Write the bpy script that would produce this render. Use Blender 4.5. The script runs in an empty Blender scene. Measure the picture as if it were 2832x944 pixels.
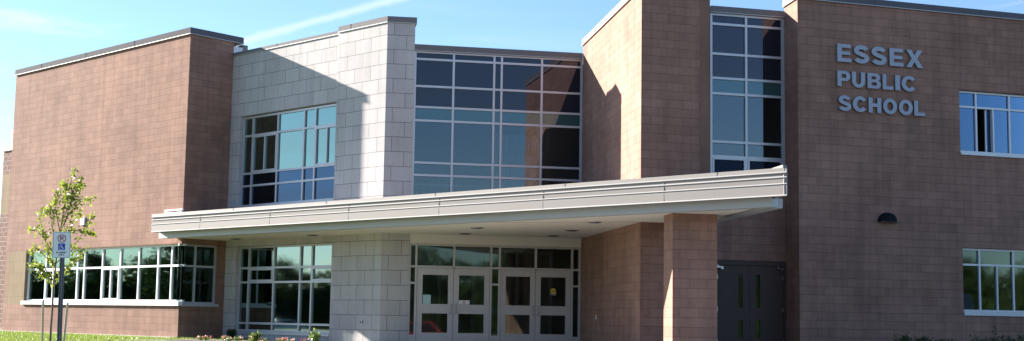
import bpy, bmesh, math, random
from mathutils import Vector, Matrix, noise
random.seed(7)
R = math.radians
scene = bpy.context.scene
col = scene.collection

# ------------------------------------------------------------------ helpers
def tag(o, label=None, cat=None, group=None, kind=None):
    if label: o['label'] = label
    if cat: o['category'] = cat
    if group: o['group'] = group
    if kind: o['kind'] = kind
    return o

def empty(name, loc=(0, 0, 0), rz=0):
    o = bpy.data.objects.new(name, None)
    o.empty_display_size = .2
    o.location = loc
    o.rotation_euler = (0, 0, rz)
    col.objects.link(o)
    return o

def link(name, bm, mats, parent=None, smooth=False, loc=None):
    me = bpy.data.meshes.new(name)
    bm.to_mesh(me)
    bm.free()
    if not isinstance(mats, (list, tuple)): mats = [mats]
    for m in mats: me.materials.append(m)
    if smooth:
        for p in me.polygons: p.use_smooth = True
    o = bpy.data.objects.new(name, me)
    col.objects.link(o)
    if loc is not None: o.location = loc
    if parent: o.parent = parent
    return o

class Frame:
    """a vertical plane: s runs along it, z is up, d is out of it towards the viewer"""
    def __init__(self, p, ang):
        self.p = Vector((p[0], p[1])); a = R(ang)
        self.t = Vector((math.cos(a), math.sin(a)))
        self.n = Vector((math.sin(a), -math.cos(a)))
        self.a = a
    def __call__(self, s, d, z):
        q = self.p + self.t * s + self.n * d
        return Vector((q.x, q.y, z))

def quad(bm, pts, uv=None, mi=0):
    vs = [bm.verts.new(p) for p in pts]
    f = bm.faces.new(vs)
    f.material_index = mi
    if uv is not None:
        l = bm.loops.layers.uv.get('UVMap') or bm.loops.layers.uv.new('UVMap')
        for lp, c in zip(f.loops, uv): lp[l].uv = c
    return f

def fbox(bm, F, s0, s1, d0, d1, z0, z1, mi=0):
    if s1 < s0: s0, s1 = s1, s0
    if d1 < d0: d0, d1 = d1, d0
    c = [F(s, d, z) for s in (s0, s1) for d in (d0, d1) for z in (z0, z1)]
    v = [bm.verts.new(p) for p in c]
    for idx in ((0, 1, 3, 2), (4, 6, 7, 5), (0, 4, 5, 1), (2, 3, 7, 6), (0, 2, 6, 4), (1, 5, 7, 3)):
        f = bm.faces.new([v[i] for i in idx]); f.material_index = mi
    return v

W0 = Frame((0, 0), 0)

def prism(bm, pts, z0, z1, mi=0):
    lo = [bm.verts.new((p[0], p[1], z0)) for p in pts]
    hi = [bm.verts.new((p[0], p[1], z1)) for p in pts]
    n = len(pts)
    bm.faces.new(hi).material_index = mi
    bm.faces.new(lo[::-1]).material_index = mi
    for i in range(n):
        bm.faces.new((lo[i], lo[(i + 1) % n], hi[(i + 1) % n], hi[i])).material_index = mi

def tube(bm, pts, radii, seg=6, mi=0, cap=True):
    rings = []
    for i, p in enumerate(pts):
        p = Vector(p)
        a = Vector(pts[max(i - 1, 0)]); b = Vector(pts[min(i + 1, len(pts) - 1)])
        t = (b - a).normalized()
        x = t.orthogonal().normalized(); y = t.cross(x)
        rings.append([bm.verts.new(p + (x * math.cos(k * 2 * math.pi / seg) + y * math.sin(k * 2 * math.pi / seg)) * radii[i]) for k in range(seg)])
    for a, b in zip(rings, rings[1:]):
        # keep rings aligned
        k0 = min(range(seg), key=lambda k: (b[k].co - a[0].co).length)
        for k in range(seg):
            f = bm.faces.new((a[k], a[(k + 1) % seg], b[(k + 1 + k0) % seg], b[(k + k0) % seg])); f.material_index = mi
    if cap:
        bm.faces.new(rings[0][::-1]).material_index = mi
        bm.faces.new(rings[-1]).material_index = mi

# ------------------------------------------------------------------ materials
def newmat(name):
    m = bpy.data.materials.new(name)
    m.use_nodes = True
    nt = m.node_tree
    nt.nodes.clear()
    out = nt.nodes.new('ShaderNodeOutputMaterial')
    return m, nt, out

def N(nt, typ, **kw):
    n = nt.nodes.new(typ)
    for k, v in kw.items():
        if k.startswith('i_'):
            n.inputs[k[2:].replace('_', ' ')].default_value = v
        else:
            setattr(n, k, v)
    return n

def plain(name, c, rough=.6, metal=0, noise_amt=.12, nscale=6, bump=0, spec=.5, bscale=40):
    m, nt, out = newmat(name)
    b = N(nt, 'ShaderNodeBsdfPrincipled')
    b.inputs['Roughness'].default_value = rough
    b.inputs['Metallic'].default_value = metal
    b.inputs['Specular IOR Level'].default_value = spec
    tc = N(nt, 'ShaderNodeTexCoord')
    nz = N(nt, 'ShaderNodeTexNoise'); nz.inputs['Scale'].default_value = nscale; nz.inputs['Detail'].default_value = 5
    nt.links.new(tc.outputs['Object'], nz.inputs['Vector'])
    mx = N(nt, 'ShaderNodeMix', data_type='RGBA')
    mx.inputs[6].default_value = (*[x * (1 - noise_amt) for x in c], 1)
    mx.inputs[7].default_value = (*[min(1, x * (1 + noise_amt)) for x in c], 1)
    nt.links.new(nz.outputs['Fac'], mx.inputs[0])
    nt.links.new(mx.outputs[2], b.inputs['Base Color'])
    if bump:
        n2 = N(nt, 'ShaderNodeTexNoise'); n2.inputs['Scale'].default_value = bscale; n2.inputs['Detail'].default_value = 4
        nt.links.new(tc.outputs['Object'], n2.inputs['Vector'])
        bp = N(nt, 'ShaderNodeBump'); bp.inputs['Strength'].default_value = bump; bp.inputs['Distance'].default_value = .01
        nt.links.new(n2.outputs['Fac'], bp.inputs['Height'])
        nt.links.new(bp.outputs[0], b.inputs['Normal'])
    nt.links.new(b.outputs[0], out.inputs[0])
    return m

def masonry(name, c1, c2, mortar, bw, rh, ms=.006, depth=.5, offset=.5, weather=.18, fine=.35):
    m, nt, out = newmat(name)
    L = nt.links.new
    b = N(nt, 'ShaderNodeBsdfPrincipled')
    b.inputs['Roughness'].default_value = .92
    b.inputs['Specular IOR Level'].default_value = .2
    uv = N(nt, 'ShaderNodeUVMap'); uv.uv_map = 'UVMap'
    br = N(nt, 'ShaderNodeTexBrick'); br.offset = offset; br.offset_frequency = 2; br.squash = 1
    br.inputs['Scale'].default_value = 1; br.inputs['Brick Width'].default_value = bw
    br.inputs['Row Height'].default_value = rh; br.inputs['Mortar Size'].default_value = ms
    br.inputs['Mortar Smooth'].default_value = .25; br.inputs['Bias'].default_value = 0
    br.inputs['Color1'].default_value = (*c1, 1); br.inputs['Color2'].default_value = (*c2, 1)
    br.inputs['Mortar'].default_value = (*mortar, 1)
    L(uv.outputs[0], br.inputs['Vector'])
    tc = N(nt, 'ShaderNodeTexCoord')
    nz = N(nt, 'ShaderNodeTexNoise'); nz.inputs['Scale'].default_value = .45; nz.inputs['Detail'].default_value = 6; nz.inputs['Roughness'].default_value = .65
    L(tc.outputs['Object'], nz.inputs['Vector'])
    cr = N(nt, 'ShaderNodeMapRange'); cr.inputs[1].default_value = .3; cr.inputs[2].default_value = .7
    cr.inputs[3].default_value = 1 - weather; cr.inputs[4].default_value = 1 + weather * .6
    L(nz.outputs['Fac'], cr.inputs[0])
    n2 = N(nt, 'ShaderNodeTexNoise'); n2.inputs['Scale'].default_value = 55; n2.inputs['Detail'].default_value = 3
    L(tc.outputs['Object'], n2.inputs['Vector'])
    c3 = N(nt, 'ShaderNodeMapRange'); c3.inputs[1].default_value = .25; c3.inputs[2].default_value = .75
    c3.inputs[3].default_value = .86; c3.inputs[4].default_value = 1.14
    L(n2.outputs['Fac'], c3.inputs[0])
    mp = N(nt, 'ShaderNodeMapping'); mp.inputs['Scale'].default_value = (2.3, 2.3, .16); L(tc.outputs['Object'], mp.inputs['Vector'])
    n4 = N(nt, 'ShaderNodeTexNoise'); n4.inputs['Scale'].default_value = 1.6; n4.inputs['Detail'].default_value = 5; n4.inputs['Roughness'].default_value = .7; L(mp.outputs[0], n4.inputs['Vector'])
    c4 = N(nt, 'ShaderNodeMapRange'); c4.inputs[1].default_value = .35; c4.inputs[2].default_value = .62; c4.inputs[3].default_value = 1 - weather * .75; c4.inputs[4].default_value = 1.03
    L(n4.outputs['Fac'], c4.inputs[0])
    m0 = N(nt, 'ShaderNodeMath', operation='MULTIPLY'); L(cr.outputs[0], m0.inputs[0]); L(c4.outputs[0], m0.inputs[1])
    mu = N(nt, 'ShaderNodeMath', operation='MULTIPLY'); L(m0.outputs[0], mu.inputs[0]); L(c3.outputs[0], mu.inputs[1])
    hsv = N(nt, 'ShaderNodeHueSaturation'); L(br.outputs['Color'], hsv.inputs['Color']); L(mu.outputs[0], hsv.inputs['Value'])
    L(hsv.outputs[0], b.inputs['Base Color'])
    inv = N(nt, 'ShaderNodeMath', operation='SUBTRACT'); inv.inputs[0].default_value = 1; L(br.outputs['Fac'], inv.inputs[1])
    b1 = N(nt, 'ShaderNodeBump'); b1.inputs['Strength'].default_value = depth; b1.inputs['Distance'].default_value = .012
    L(inv.outputs[0], b1.inputs['Height'])
    b2 = N(nt, 'ShaderNodeBump'); b2.inputs['Strength'].default_value = fine; b2.inputs['Distance'].default_value = .006
    L(n2.outputs['Fac'], b2.inputs['Height']); L(b1.outputs[0], b2.inputs['Normal'])
    L(b2.outputs[0], b.inputs['Normal'])
    L(b.outputs[0], out.inputs[0])
    return m

def glassmat(name, trans, gloss, f0, ripple=.004, rscale=1.2, rough=.012):
    m, nt, out = newmat(name)
    L = nt.links.new
    tr = N(nt, 'ShaderNodeBsdfTransparent'); tr.inputs[0].default_value = (*trans, 1)
    gl = N(nt, 'ShaderNodeBsdfGlossy'); gl.inputs['Color'].default_value = (*gloss, 1); gl.inputs['Roughness'].default_value = rough
    lw = N(nt, 'ShaderNodeLayerWeight'); lw.inputs['Blend'].default_value = .35
    mr = N(nt, 'ShaderNodeMapRange'); mr.inputs[3].default_value = f0; mr.inputs[4].default_value = 1
    L(lw.outputs['Fresnel'], mr.inputs[0])
    tc = N(nt, 'ShaderNodeTexCoord')
    nz = N(nt, 'ShaderNodeTexNoise'); nz.inputs['Scale'].default_value = rscale; nz.inputs['Detail'].default_value = 1
    L(tc.outputs['Object'], nz.inputs['Vector'])
    bp = N(nt, 'ShaderNodeBump'); bp.inputs['Strength'].default_value = 1; bp.inputs['Distance'].default_value = ripple
    L(nz.outputs['Fac'], bp.inputs['Height']); L(bp.outputs[0], gl.inputs['Normal'])
    mx = N(nt, 'ShaderNodeMixShader')
    L(mr.outputs[0], mx.inputs[0]); L(tr.outputs[0], mx.inputs[1]); L(gl.outputs[0], mx.inputs[2])
    L(mx.outputs[0], out.inputs[0])
    return m

def spandrel(name, base, f0, gloss=(.8, .9, 1)):
    m, nt, out = newmat(name)
    L = nt.links.new
    df = N(nt, 'ShaderNodeBsdfDiffuse'); df.inputs[0].default_value = (*base, 1)
    gl = N(nt, 'ShaderNodeBsdfGlossy'); gl.inputs['Color'].default_value = (*gloss, 1); gl.inputs['Roughness'].default_value = 0.015
    lw = N(nt, 'ShaderNodeLayerWeight'); lw.inputs['Blend'].default_value = .35
    mr = N(nt, 'ShaderNodeMapRange'); mr.inputs[3].default_value = f0; mr.inputs[4].default_value = 1
    L(lw.outputs['Fresnel'], mr.inputs[0])
    mx = N(nt, 'ShaderNodeMixShader')
    L(mr.outputs[0], mx.inputs[0]); L(df.outputs[0], mx.inputs[1]); L(gl.outputs[0], mx.inputs[2])
    L(mx.outputs[0], out.inputs[0])
    return m

def leafmat(name, c1, c2, trans=.35, rough=.45):
    m, nt, out = newmat(name)
    L = nt.links.new
    tc = N(nt, 'ShaderNodeTexCoord')
    nz = N(nt, 'ShaderNodeTexNoise'); nz.inputs['Scale'].default_value = 9; nz.inputs['Detail'].default_value = 3
    L(tc.outputs['Object'], nz.inputs['Vector'])
    mx = N(nt, 'ShaderNodeMix', data_type='RGBA')
    mx.inputs[6].default_value = (*c1, 1); mx.inputs[7].default_value = (*c2, 1)
    cr = N(nt, 'ShaderNodeMapRange'); cr.inputs[1].default_value = .35; cr.inputs[2].default_value = .65
    L(nz.outputs['Fac'], cr.inputs[0]); L(cr.outputs[0], mx.inputs[0])
    b = N(nt, 'ShaderNodeBsdfPrincipled'); b.inputs['Roughness'].default_value = rough; b.inputs['Specular IOR Level'].default_value = .5 if rough < .8 else .1
    L(mx.outputs[2], b.inputs['Base Color'])
    t = N(nt, 'ShaderNodeBsdfTranslucent'); L(mx.outputs[2], t.inputs[0])
    ms = N(nt, 'ShaderNodeMixShader'); ms.inputs[0].default_value = trans
    L(b.outputs[0], ms.inputs[1]); L(t.outputs[0], ms.inputs[2]); L(ms.outputs[0], out.inputs[0])
    return m

M = {}
BR1, BR2 = (.322, .186, .146), (.268, .154, .120)
M['brown'] = masonry('brown_block', BR1, BR2, (.225, .130, .102), .41, .2, ms=.006, depth=.7, weather=.24)
M['brown_lit'] = M['brown']
M['tan'] = masonry('tan_block', (.27, .20, .125), (.245, .18, .115), (.17, .125, .09), .2, .41, ms=.005, offset=0)
M['split'] = masonry('split_block', (.20, .115, .10), (.165, .095, .085), (.42, .34, .29), .41, .2, ms=.012, fine=1.0)
M['stone'] = masonry('pale_stone', (.515, .49, .49), (.47, .445, .45), (.21, .19, .185), .675, .4, ms=.007, depth=.7, weather=.13, fine=.12)
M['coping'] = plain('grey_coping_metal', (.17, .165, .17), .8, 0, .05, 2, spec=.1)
M['coping_lit'] = plain('sunlit_coping_metal', (.075, .075, .09), .8, 0, .05, 2, spec=.05)  # darker copy of the coping colour, offsetting the sun on the left block
M['drip'] = plain('drip_edge_and_lit_lip_metal', (.40, .39, .39), .5, 0, .03, 2)
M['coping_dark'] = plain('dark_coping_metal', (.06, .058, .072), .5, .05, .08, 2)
M['coping_brown'] = plain('taupe_coping_metal', (.24, .19, .18), .45, .2, .06, 2)
M['fascia'] = plain('canopy_fascia_metal', (.225, .208, .200), .6, 0, .07, 1.1, spec=.3)
M['beam'] = plain('canopy_beam_metal', (.42, .42, .44), .45, .1, .05, 1.5)
M['soffit'] = plain('soffit_panel', (.74, .69, .64), .8, 0, .04, 1.2)
M['alu'] = plain('anodised_aluminium', (.50, .50, .54), .38, .35, .04, 3)
M['alu_white'] = plain('white_painted_metal', (.78, .77, .80), .5, 0, .03, 3)
M['door_alu'] = plain('door_aluminium', (.52, .49, .49), .5, .1, .04, 3)
M['dark_door'] = plain('dark_painted_steel', (.085, .060, .056), .6, 0, .08, 3, spec=.15)
M['black'] = plain('black_enamel', (.005, .006, .009), .7, 0, .1, 6, spec=.15)
M['glass'] = glassmat('teal_glass', (.50, .57, .56), (.20, .29, .27), .05, .0010, 1.2, .02)
M['glass_atrium'] = glassmat('blue_teal_glass', (.58, .66, .68), (.42, .47, .54), .10, .0012, .8)
M['glass_low'] = glassmat('green_glass', (.50, .57, .53), (.22, .29, .29), .09, .0008, 1.2, .03)
M['glass_back'] = glassmat('tinted_back_glass', (.16, .19, .20), (.3, .4, .45), .06, .0005)
M['glass_door'] = glassmat('door_glass', (.78, .84, .81), (.24, .30, .31), .10, .0008, 1.2, .03)
M['glass_blue'] = glassmat('blue_glass', (.14, .22, .30), (.24, .40, .66), .12, .0006)
M['spandrel'] = spandrel('dark_spandrel_glass', (.013, .015, .026), .03, (.50, .52, .60))
M['spandrel_navy'] = spandrel('navy_spandrel_glass', (.012, .014, .026), .02, (.055, .085, .14))
M['spandrel_teal'] = spandrel('teal_spandrel_glass', (.03, .075, .08), .09, (.45, .6, .68))
M['room'] = plain('interior_paint', (.55, .53, .48), .9, 0, .1, 1)
M['room_floor'] = plain('interior_floor', (.18, .15, .12), .6, 0, .1, 1)
M['blind'] = plain('roller_blind', (.55, .57, .54), .9, 0, .04, 3)
M['joint'] = plain('joint_sealant', (.16, .105, .09), .9)
M['letter'] = plain('letter_metal', (.31, .34, .42), .55, .1, .05, 3)
M['letter_side'] = plain('letter_edge_metal', (.16, .17, .19), .5, .1, .05, 3)
M['white'] = plain('white_paper', (.80, .80, .80), .7, 0, .02, 3)
M['sign_white'] = plain('sign_face_white', (.82, .84, .86), .4, 0, .03, 8)
M['sign_red'] = plain('sign_red', (.55, .03, .04), .4, 0, .03, 8)
M['sign_black'] = plain('sign_black', (.02, .02, .025), .4, 0, .03, 8)
M['sign_blue'] = plain('sign_blue', (.02, .06, .42), .4, 0, .03, 8)
M['yellow'] = plain('sticker_yellow', (.62, .50, .03), .6, 0, .03, 8)
M['violet'] = plain('sticker_violet', (.20, .17, .30), .6, 0, .03, 8)
M['poster'] = plain('poster_print', (.42, .50, .52), .7, 0, .55, 9)
M['paper_teal'] = plain('pale_teal_paper', (.45, .62, .62), .7, 0, .2, 20)
M['steel'] = plain('brushed_steel', (.36, .35, .36), .3, .9, .06, 12)
M['galv'] = plain('galvanised_steel', (.105, .105, .125), .55, .3, .2, 30)
M['hole'] = plain('dark_recess', (.01, .01, .012), .9, 0, .05, 5)
M['wood'] = plain('stake_wood', (.52, .43, .30), .8, 0, .2, 20, bump=.3)
M['bark'] = plain('young_bark', (.16, .12, .09), .85, 0, .3, 30, bump=.4)
M['bark_big'] = plain('rough_bark', (.10, .08, .065), .9, 0, .3, 8, bump=.6)
M['leaf'] = leafmat('young_leaves', (.17, .235, .030), (.34, .38, .065), .42)
M['leaf_dark'] = leafmat('dark_leaves', (.035, .062, .022), (.075, .105, .035), .2, .9)
M['leaf_shrub'] = leafmat('shrub_leaves', (.022, .060, .014), (.05, .10, .022), .25)
M['leaf_bed'] = leafmat('bed_leaves', (.11, .20, .03), (.30, .36, .10), .3)
M['petal_pink'] = leafmat('pink_petals', (.60, .16, .24), (.75, .34, .34), .3)
M['petal_magenta'] = leafmat('magenta_petals', (.32, .03, .14), (.45, .05, .20), .3)
M['asphalt'] = plain('asphalt', (.095, .093, .092), .9, 0, .25, 3, bump=.5, bscale=80)
M['concrete'] = plain('concrete_paving', (.23, .22, .20), .85, 0, .12, 1.3, bump=.2)
M['kerbmat'] = plain('kerb_concrete', (.40, .385, .36), .85, 0, .12, 2, bump=.2)
M['mulch'] = plain('bark_mulch', (.07, .045, .03), .95, 0, .5, 25, bump=1, bscale=30)
M['linepaint'] = plain('road_line_paint', (.72, .72, .68), .7, 0, .1, 4)
M['lawn'] = plain('lawn_grass', (.095, .125, .040), .9, 0, .35, 1.6, bump=.8, bscale=60)
M['blade'] = leafmat('grass_blades', (.13, .20, .03), (.24, .30, .06), .4)
M['roof'] = plain('roof_membrane', (.20, .20, .20), .9, 0, .1, 1)

# ------------------------------------------------------------------ the plan
e1 = (-9.804, 39.595); e2 = (-8.732, 40.768); e3 = (-3.455, 35.595); e4 = (-2.707, 35.709)
e5 = (1.935, 36.593); e6 = (2.930, 30.051); e7 = (4.337, 30.525); e9 = (4.809, 31.785)
e10 = (6.674, 32.258); e11 = (6.809, 31.365)
def angd(a, b): return math.degrees(math.atan2(b[1] - a[1], b[0] - a[0]))
def dist(a, b): return math.hypot(b[0] - a[0], b[1] - a[1])
A1 = -43.4
P1 = Frame(e1, A1)
P2 = Frame(e1, angd(e1, e2)); P2L = dist(e1, e2)
P3 = Frame(e2, A1)
P4 = Frame(e3, A1)
P5 = Frame(e3, angd(e3, e4)); P5L = dist(e3, e4)
P6 = Frame(e4, angd(e4, e5)); P6L = dist(e4, e5)
P7 = Frame(e5, angd(e5, e6)); P7L = dist(e5, e6)
P8 = Frame(e6, angd(e6, e7)); P8L = dist(e6, e7)
P10 = Frame(e9, angd(e9, e10)); P10L = dist(e9, e10)
P11 = Frame(e10, angd(e10, e11)); P11L = dist(e10, e11)
P12 = Frame(e11, 17.2)

school = empty('school_building', (-2, 36, 0))
tag(school, 'two-storey brown block and pale stone school with a slanting grey entrance canopy', 'building')
KEEP = school.location.copy()
bpy.context.view_layer.update()
def part(o, label=None):
    """keep world coordinates of meshes built in world space under the school Empty"""
    o.parent = school
    o.location = -KEEP
    if label: o['label'] = label
    return o
def spart(o, par, label=None):
    o.parent = par
    o.location = (0, 0, 0)
    if label: o['label'] = label
    return o

def wall_bm(F, s0, s1, z0, z1, holes=(), t=.3, m0=0, m1=0, uo=0, vo=-.02, bm=None):
    """wall with real openings: front and back skins, reveals, ends; m0/m1 mitre the back edge"""
    bm = bm or bmesh.new()
    ss = sorted({s0, s1, *[min(max(h[0], s0), s1) for h in holes], *[min(max(h[1], s0), s1) for h in holes]})
    zz = sorted({z0, z1, *[min(max(h[2], z0), z1) for h in holes], *[min(max(h[3], z0), z1) for h in holes]})
    def solid(i, j):
        if i < 0 or j < 0 or i >= len(ss) - 1 or j >= len(zz) - 1: return False
        cs, cz = (ss[i] + ss[i + 1]) / 2, (zz[j] + zz[j + 1]) / 2
        return not any(h[0] < cs < h[1] and h[2] < cz < h[3] for h in holes)
    def bk(s):
        if abs(s - s0) < 1e-6: return s + m0
        if abs(s - s1) < 1e-6: return s - m1
        return s
    for i in range(len(ss) - 1):
        for j in range(len(zz) - 1):
            if not solid(i, j): continue
            a, b, c, d = ss[i], ss[i + 1], zz[j], zz[j + 1]
            quad(bm, [F(a, 0, c), F(b, 0, c), F(b, 0, d), F(a, 0, d)], [(a + uo, c + vo), (b + uo, c + vo), (b + uo, d + vo), (a + uo, d + vo)])
            quad(bm, [F(bk(b), -t, c), F(bk(a), -t, c), F(bk(a), -t, d), F(bk(b), -t, d)], [(b, c + vo), (a, c + vo), (a, d + vo), (b, d + vo)])
            if not solid(i - 1, j): quad(bm, [F(bk(a), -t, c), F(a, 0, c), F(a, 0, d), F(bk(a), -t, d)], [(a - t, c + vo), (a, c + vo), (a, d + vo), (a - t, d + vo)])
            if not solid(i + 1, j): quad(bm, [F(b, 0, c), F(bk(b), -t, c), F(bk(b), -t, d), F(b, 0, d)], [(b, c + vo), (b + t, c + vo), (b + t, d + vo), (b, d + vo)])
            if not solid(i, j - 1): quad(bm, [F(a, 0, c), F(bk(a), -t, c), F(bk(b), -t, c), F(b, 0, c)], [(a, 0.05), (a, .05 + t), (b, .05 + t), (b, .05)])
            if not solid(i, j + 1): quad(bm, [F(a, 0, d), F(b, 0, d), F(bk(b), -t, d), F(bk(a), -t, d)], [(a, .05), (b, .05), (b, .05 + t), (a, .05 + t)])
    return bm

def wall(F, *a, mat='brown', label=None, name='wall', **k):
    return part(link(name, wall_bm(F, *a, **k), M[mat]), label)

def coping(F, s0, s1, z0, z1, mat, over=.035, back=.36, seams=3.05, m0=0, m1=0, drip=True, name='coping', lab=None, seam0=1.1):
    bm = bmesh.new()
    # upper band, slightly leaning front, with a thin drip edge
    def strip(d0a, d0b, za, zb):
        a = [F(s0 + (m0 and -d0a * m0), d0a, za), F(s1 + (m1 and d0a * m1), d0a, za), F(s1 + (m1 and d0b * m1), d0b, zb), F(s0 + (m0 and -d0b * m0), d0b, zb)]
        quad(bm, a)
    ext0 = over * m0; ext1 = over * m1
    fr = [(over, z0), (over, z0 + .018), (over - .014, z0 + .026), (over - .018, z1 - .004), (-back, z1 - .05), (-back, z0)]
    A = [F(s0 - (d if d > 0 else d) * m0, d, z) for d, z in fr]
    B = [F(s1 + (d if d > 0 else d) * m1, d, z) for d, z in fr]
    va = [bm.verts.new(p) for p in A]; vb = [bm.verts.new(p) for p in B]
    n = len(fr)
    for i in range(n):
        fc = bm.faces.new((va[i], vb[i], vb[(i + 1) % n], va[(i + 1) % n]))
        if i in (0, 1): fc.material_index = 1
    bm.faces.new(va[::-1]); bm.faces.new(vb)
    if seams:
        s = s0 + seam0
        while s < s1 - .3:
            fbox(bm, F, s, s + .025, over - .019, over - .010, z0 + .03, z1 - .002)
            s += seams
    return part(link(name, bm, [M[mat], M['drip']]), lab)

# ------------------------------------------------------------------ windows
def glazing(F, name, ss, zs, inset=.09, w=.06, dep=.09, skip=(), sash=(), panes='glass', special=None, sill=None, sillm='alu', framem='alu',
            nopane=(), ends=(True, True), topbar=True, botbar=True, label=None, reveal=0):
    """aluminium frame (verticals run through, horizontals butt between them) + pane children.
    ss/zs: bar centre lines; special: {row: material}; sash: [(col,row,nsplit)]"""
    bm = bmesh.new()
    d0, d1 = -inset - dep, -inset
    for i, s in enumerate(ss):
        if i == 0 and not ends[0]: continue
        if i == len(ss) - 1 and not ends[1]: continue
        fbox(bm, F, s - w / 2, s + w / 2, d0, d1, zs[0] - w / 2, zs[-1] + w / 2)
    for i in range(len(ss) - 1):
        a = ss[i] + (w / 2 if (i or ends[0]) else 0); b = ss[i + 1] - (w / 2 if (i + 1 < len(ss) - 1 or ends[1]) else 0)
        for j, z in enumerate(zs):
            if (i, j) in skip: continue
            fbox(bm, F, a, b, d0 + .003, d1 - .003, z - w / 2, z + w / 2)
    # sash sub frames
    pan = {}
    def addpane(key, a, b, c, d, dd=-.045):
        pb = pan.setdefault(key, bmesh.new())
        fbox(pb, F, a, b, -inset + dd - .008, -inset + dd, c, d)
    sashes = {(c, r): n for c, r, n in sash}
    sbs = []
    for i in range(len(ss) - 1):
        for j in range(len(zs) - 1):
            a, b, c, d = ss[i], ss[i + 1], zs[j], zs[j + 1]
            if (i, j) in nopane: continue
            key = (special or {}).get((i, j)) or (special or {}).get(j) or panes
            if (i, j) in sashes:
                q = .045
                a2, b2, c2, d2 = a + w / 2, b - w / 2, c + w / 2, d - w / 2
                sb = bmesh.new(); sbs.append(sb)
                for (x0, x1, y0, y1) in ((a2, a2 + q, c2, d2), (b2 - q, b2, c2, d2), (a2 + q, b2 - q, c2, c2 + q), (a2 + q, b2 - q, d2 - q, d2)):
                    fbox(sb, F, x0, x1, d0 + .01, d1 + .012, y0, y1)
                if sashes[(i, j)] > 1:
                    m_ = (a + b) / 2
                    fbox(sb, F, m_ - .022, m_ + .022, d0 + .012, d1 + .010, c2 + q, d2 - q)
                addpane(key, a2 + .01, b2 - .01, c2 + .01, d2 - .01, -.035)
            else:
                addpane(key, a, b, c, d)
    fo = part(link(name, bm, M[framem]), label)
    for sb in sbs: spart(link('sash', sb, M[framem]), fo)
    for k, pb in pan.items():
        spart(link('pane' if not k.startswith('spandrel') else 'spandrel_pane', pb, M[k]), fo)
    if sill:
        s0, s1, z0, z1, out = sill
        b = bmesh.new(); fbox(b, F, s0, s1, -inset + .002, out, z0, z1 - .012)
        fbox(b, F, s0 + .01, s1 - .01, -inset + .002, out - .012, z1 - .012, z1)
        spart(link('sill', b, M[sillm]), fo)
    return fo

def room(F, s0, s1, z0, z1, dep, d0=-.32, left=True, right=True, right_from=None, back=True, name='room_interior'):
    bm = bmesh.new(); d1 = -dep
    quad(bm, [F(s0, d0, z0), F(s1, d0, z0), F(s1, d1, z0), F(s0, d1, z0)], mi=1)
    quad(bm, [F(s0, d0, z1), F(s0, d1, z1), F(s1, d1, z1), F(s1, d0, z1)])
    if back: quad(bm, [F(s0, d1, z0), F(s1, d1, z0), F(s1, d1, z1), F(s0, d1, z1)])
    if left: quad(bm, [F(s0, d0, z0), F(s0, d1, z0), F(s0, d1, z1), F(s0, d0, z1)])
    if right:
        r0 = right_from if right_from is not None else d0
        quad(bm, [F(s1, r0, z0), F(s1, r0, z1), F(s1, d1, z1), F(s1, d1, z0)])
    # furniture-height counter and door-sized boards on the back wall give the rooms some structure
    if back:
        L_ = s1 - s0
        fbox(bm, F, s0 + .2 * L_, s0 + .55 * L_, d1 + .01, d1 + .06, z0 + .9, z0 + 2.1, mi=1)
        fbox(bm, F, s0 + .62 * L_, s0 + .78 * L_, d1 + .01, d1 + .06, z0, z0 + 2.1, mi=1)
        fbox(bm, F, s0 + .1, s1 - .1, d0 - .45, d0 - .06, z0 + .0, z0 + .72, mi=0)
    return part(link(name, bm, [M['room'], M['room_floor']]))

# ---- left block (P1 sunlit face, P2 shaded return)
CS = [-9.62, -8.41, -7.34, -6.28, -5.83, -4.69, -3.60, -2.50, -1.41, -.66, 0]
wall(P1, -11.17, 0, -.3, 9.16, holes=[(-9.67, .01, .97, 2.81), (-11.0, -9.67, .97, 2.81)], m0=.3, m1=.3, uo=.0)
part(link('tan_block_panel', wall_bm(P1, -11.0, -9.67, .97, 2.81, t=.25, vo=.0, uo=.05), M['tan']), 'tan stack-bonded block panel')
wall(P2, 0, P2L, -.3, 9.16, holes=[(-.01, 1.33, .97, 2.81)], m0=.3, m1=-.3, uo=.12)
bm = bmesh.new(); fbox(bm, P2, P2L, 1.93, -.29, -.012, 8.45, 9.05); part(link('parapet_flashing', bm, M['alu']), 'pale grey flashing behind the roof corner')
coping(P1, -11.17, 0, 9.16, 9.37, 'coping_lit', m0=1, m1=1, seam0=1.9, over=.05)
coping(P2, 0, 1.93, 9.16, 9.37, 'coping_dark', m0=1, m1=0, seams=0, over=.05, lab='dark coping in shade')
# back of the high block
bk = Frame(P2(1.93, 0, 0), A1)
bm = bmesh.new(); fbox(bm, bk, -11.17, -.02, -.2, 0.0, 7.5, 9.15); part(link('parapet_back', bm, M['roof']))
lf = Frame(P1(-11.17, 0, 0), 47.6)
bm = bmesh.new(); fbox(bm, lf, .3, 9.0, 0, .25, -.3, 9.15); part(link('wall', bm, M['brown']))
glazing(P1, 'corner_window', CS, [1.11, 2.165, 2.78], inset=.10, w=.06, dep=.08, sash=[(1, 0, 2), (5, 0, 2)], panes='glass',
        sill=(-9.75, .045, .965, 1.085, .06), sillm='alu_white', framem='alu_white', ends=(True, False), label='long white-framed ribbon window')
glazing(P2, 'corner_window', [0, .58, 1.30], [1.06, 2.155, 2.78], inset=.10, w=.06, dep=.08, panes='glass_low',
        sill=(.07, 1.38, .955, 1.03, .05), ends=(False, True), label='shaded return of the ribbon window')
# glass-to-glass corner post
bm = bmesh.new(); fbox(bm, P1, -.135, -.105, -.135, -.105, 1.0, 2.80); part(link('corner_post', bm, M['black']))
room(P1, -10.8, -.30, -.02, 3.1, 6.0, right_from=-1.6)
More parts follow.
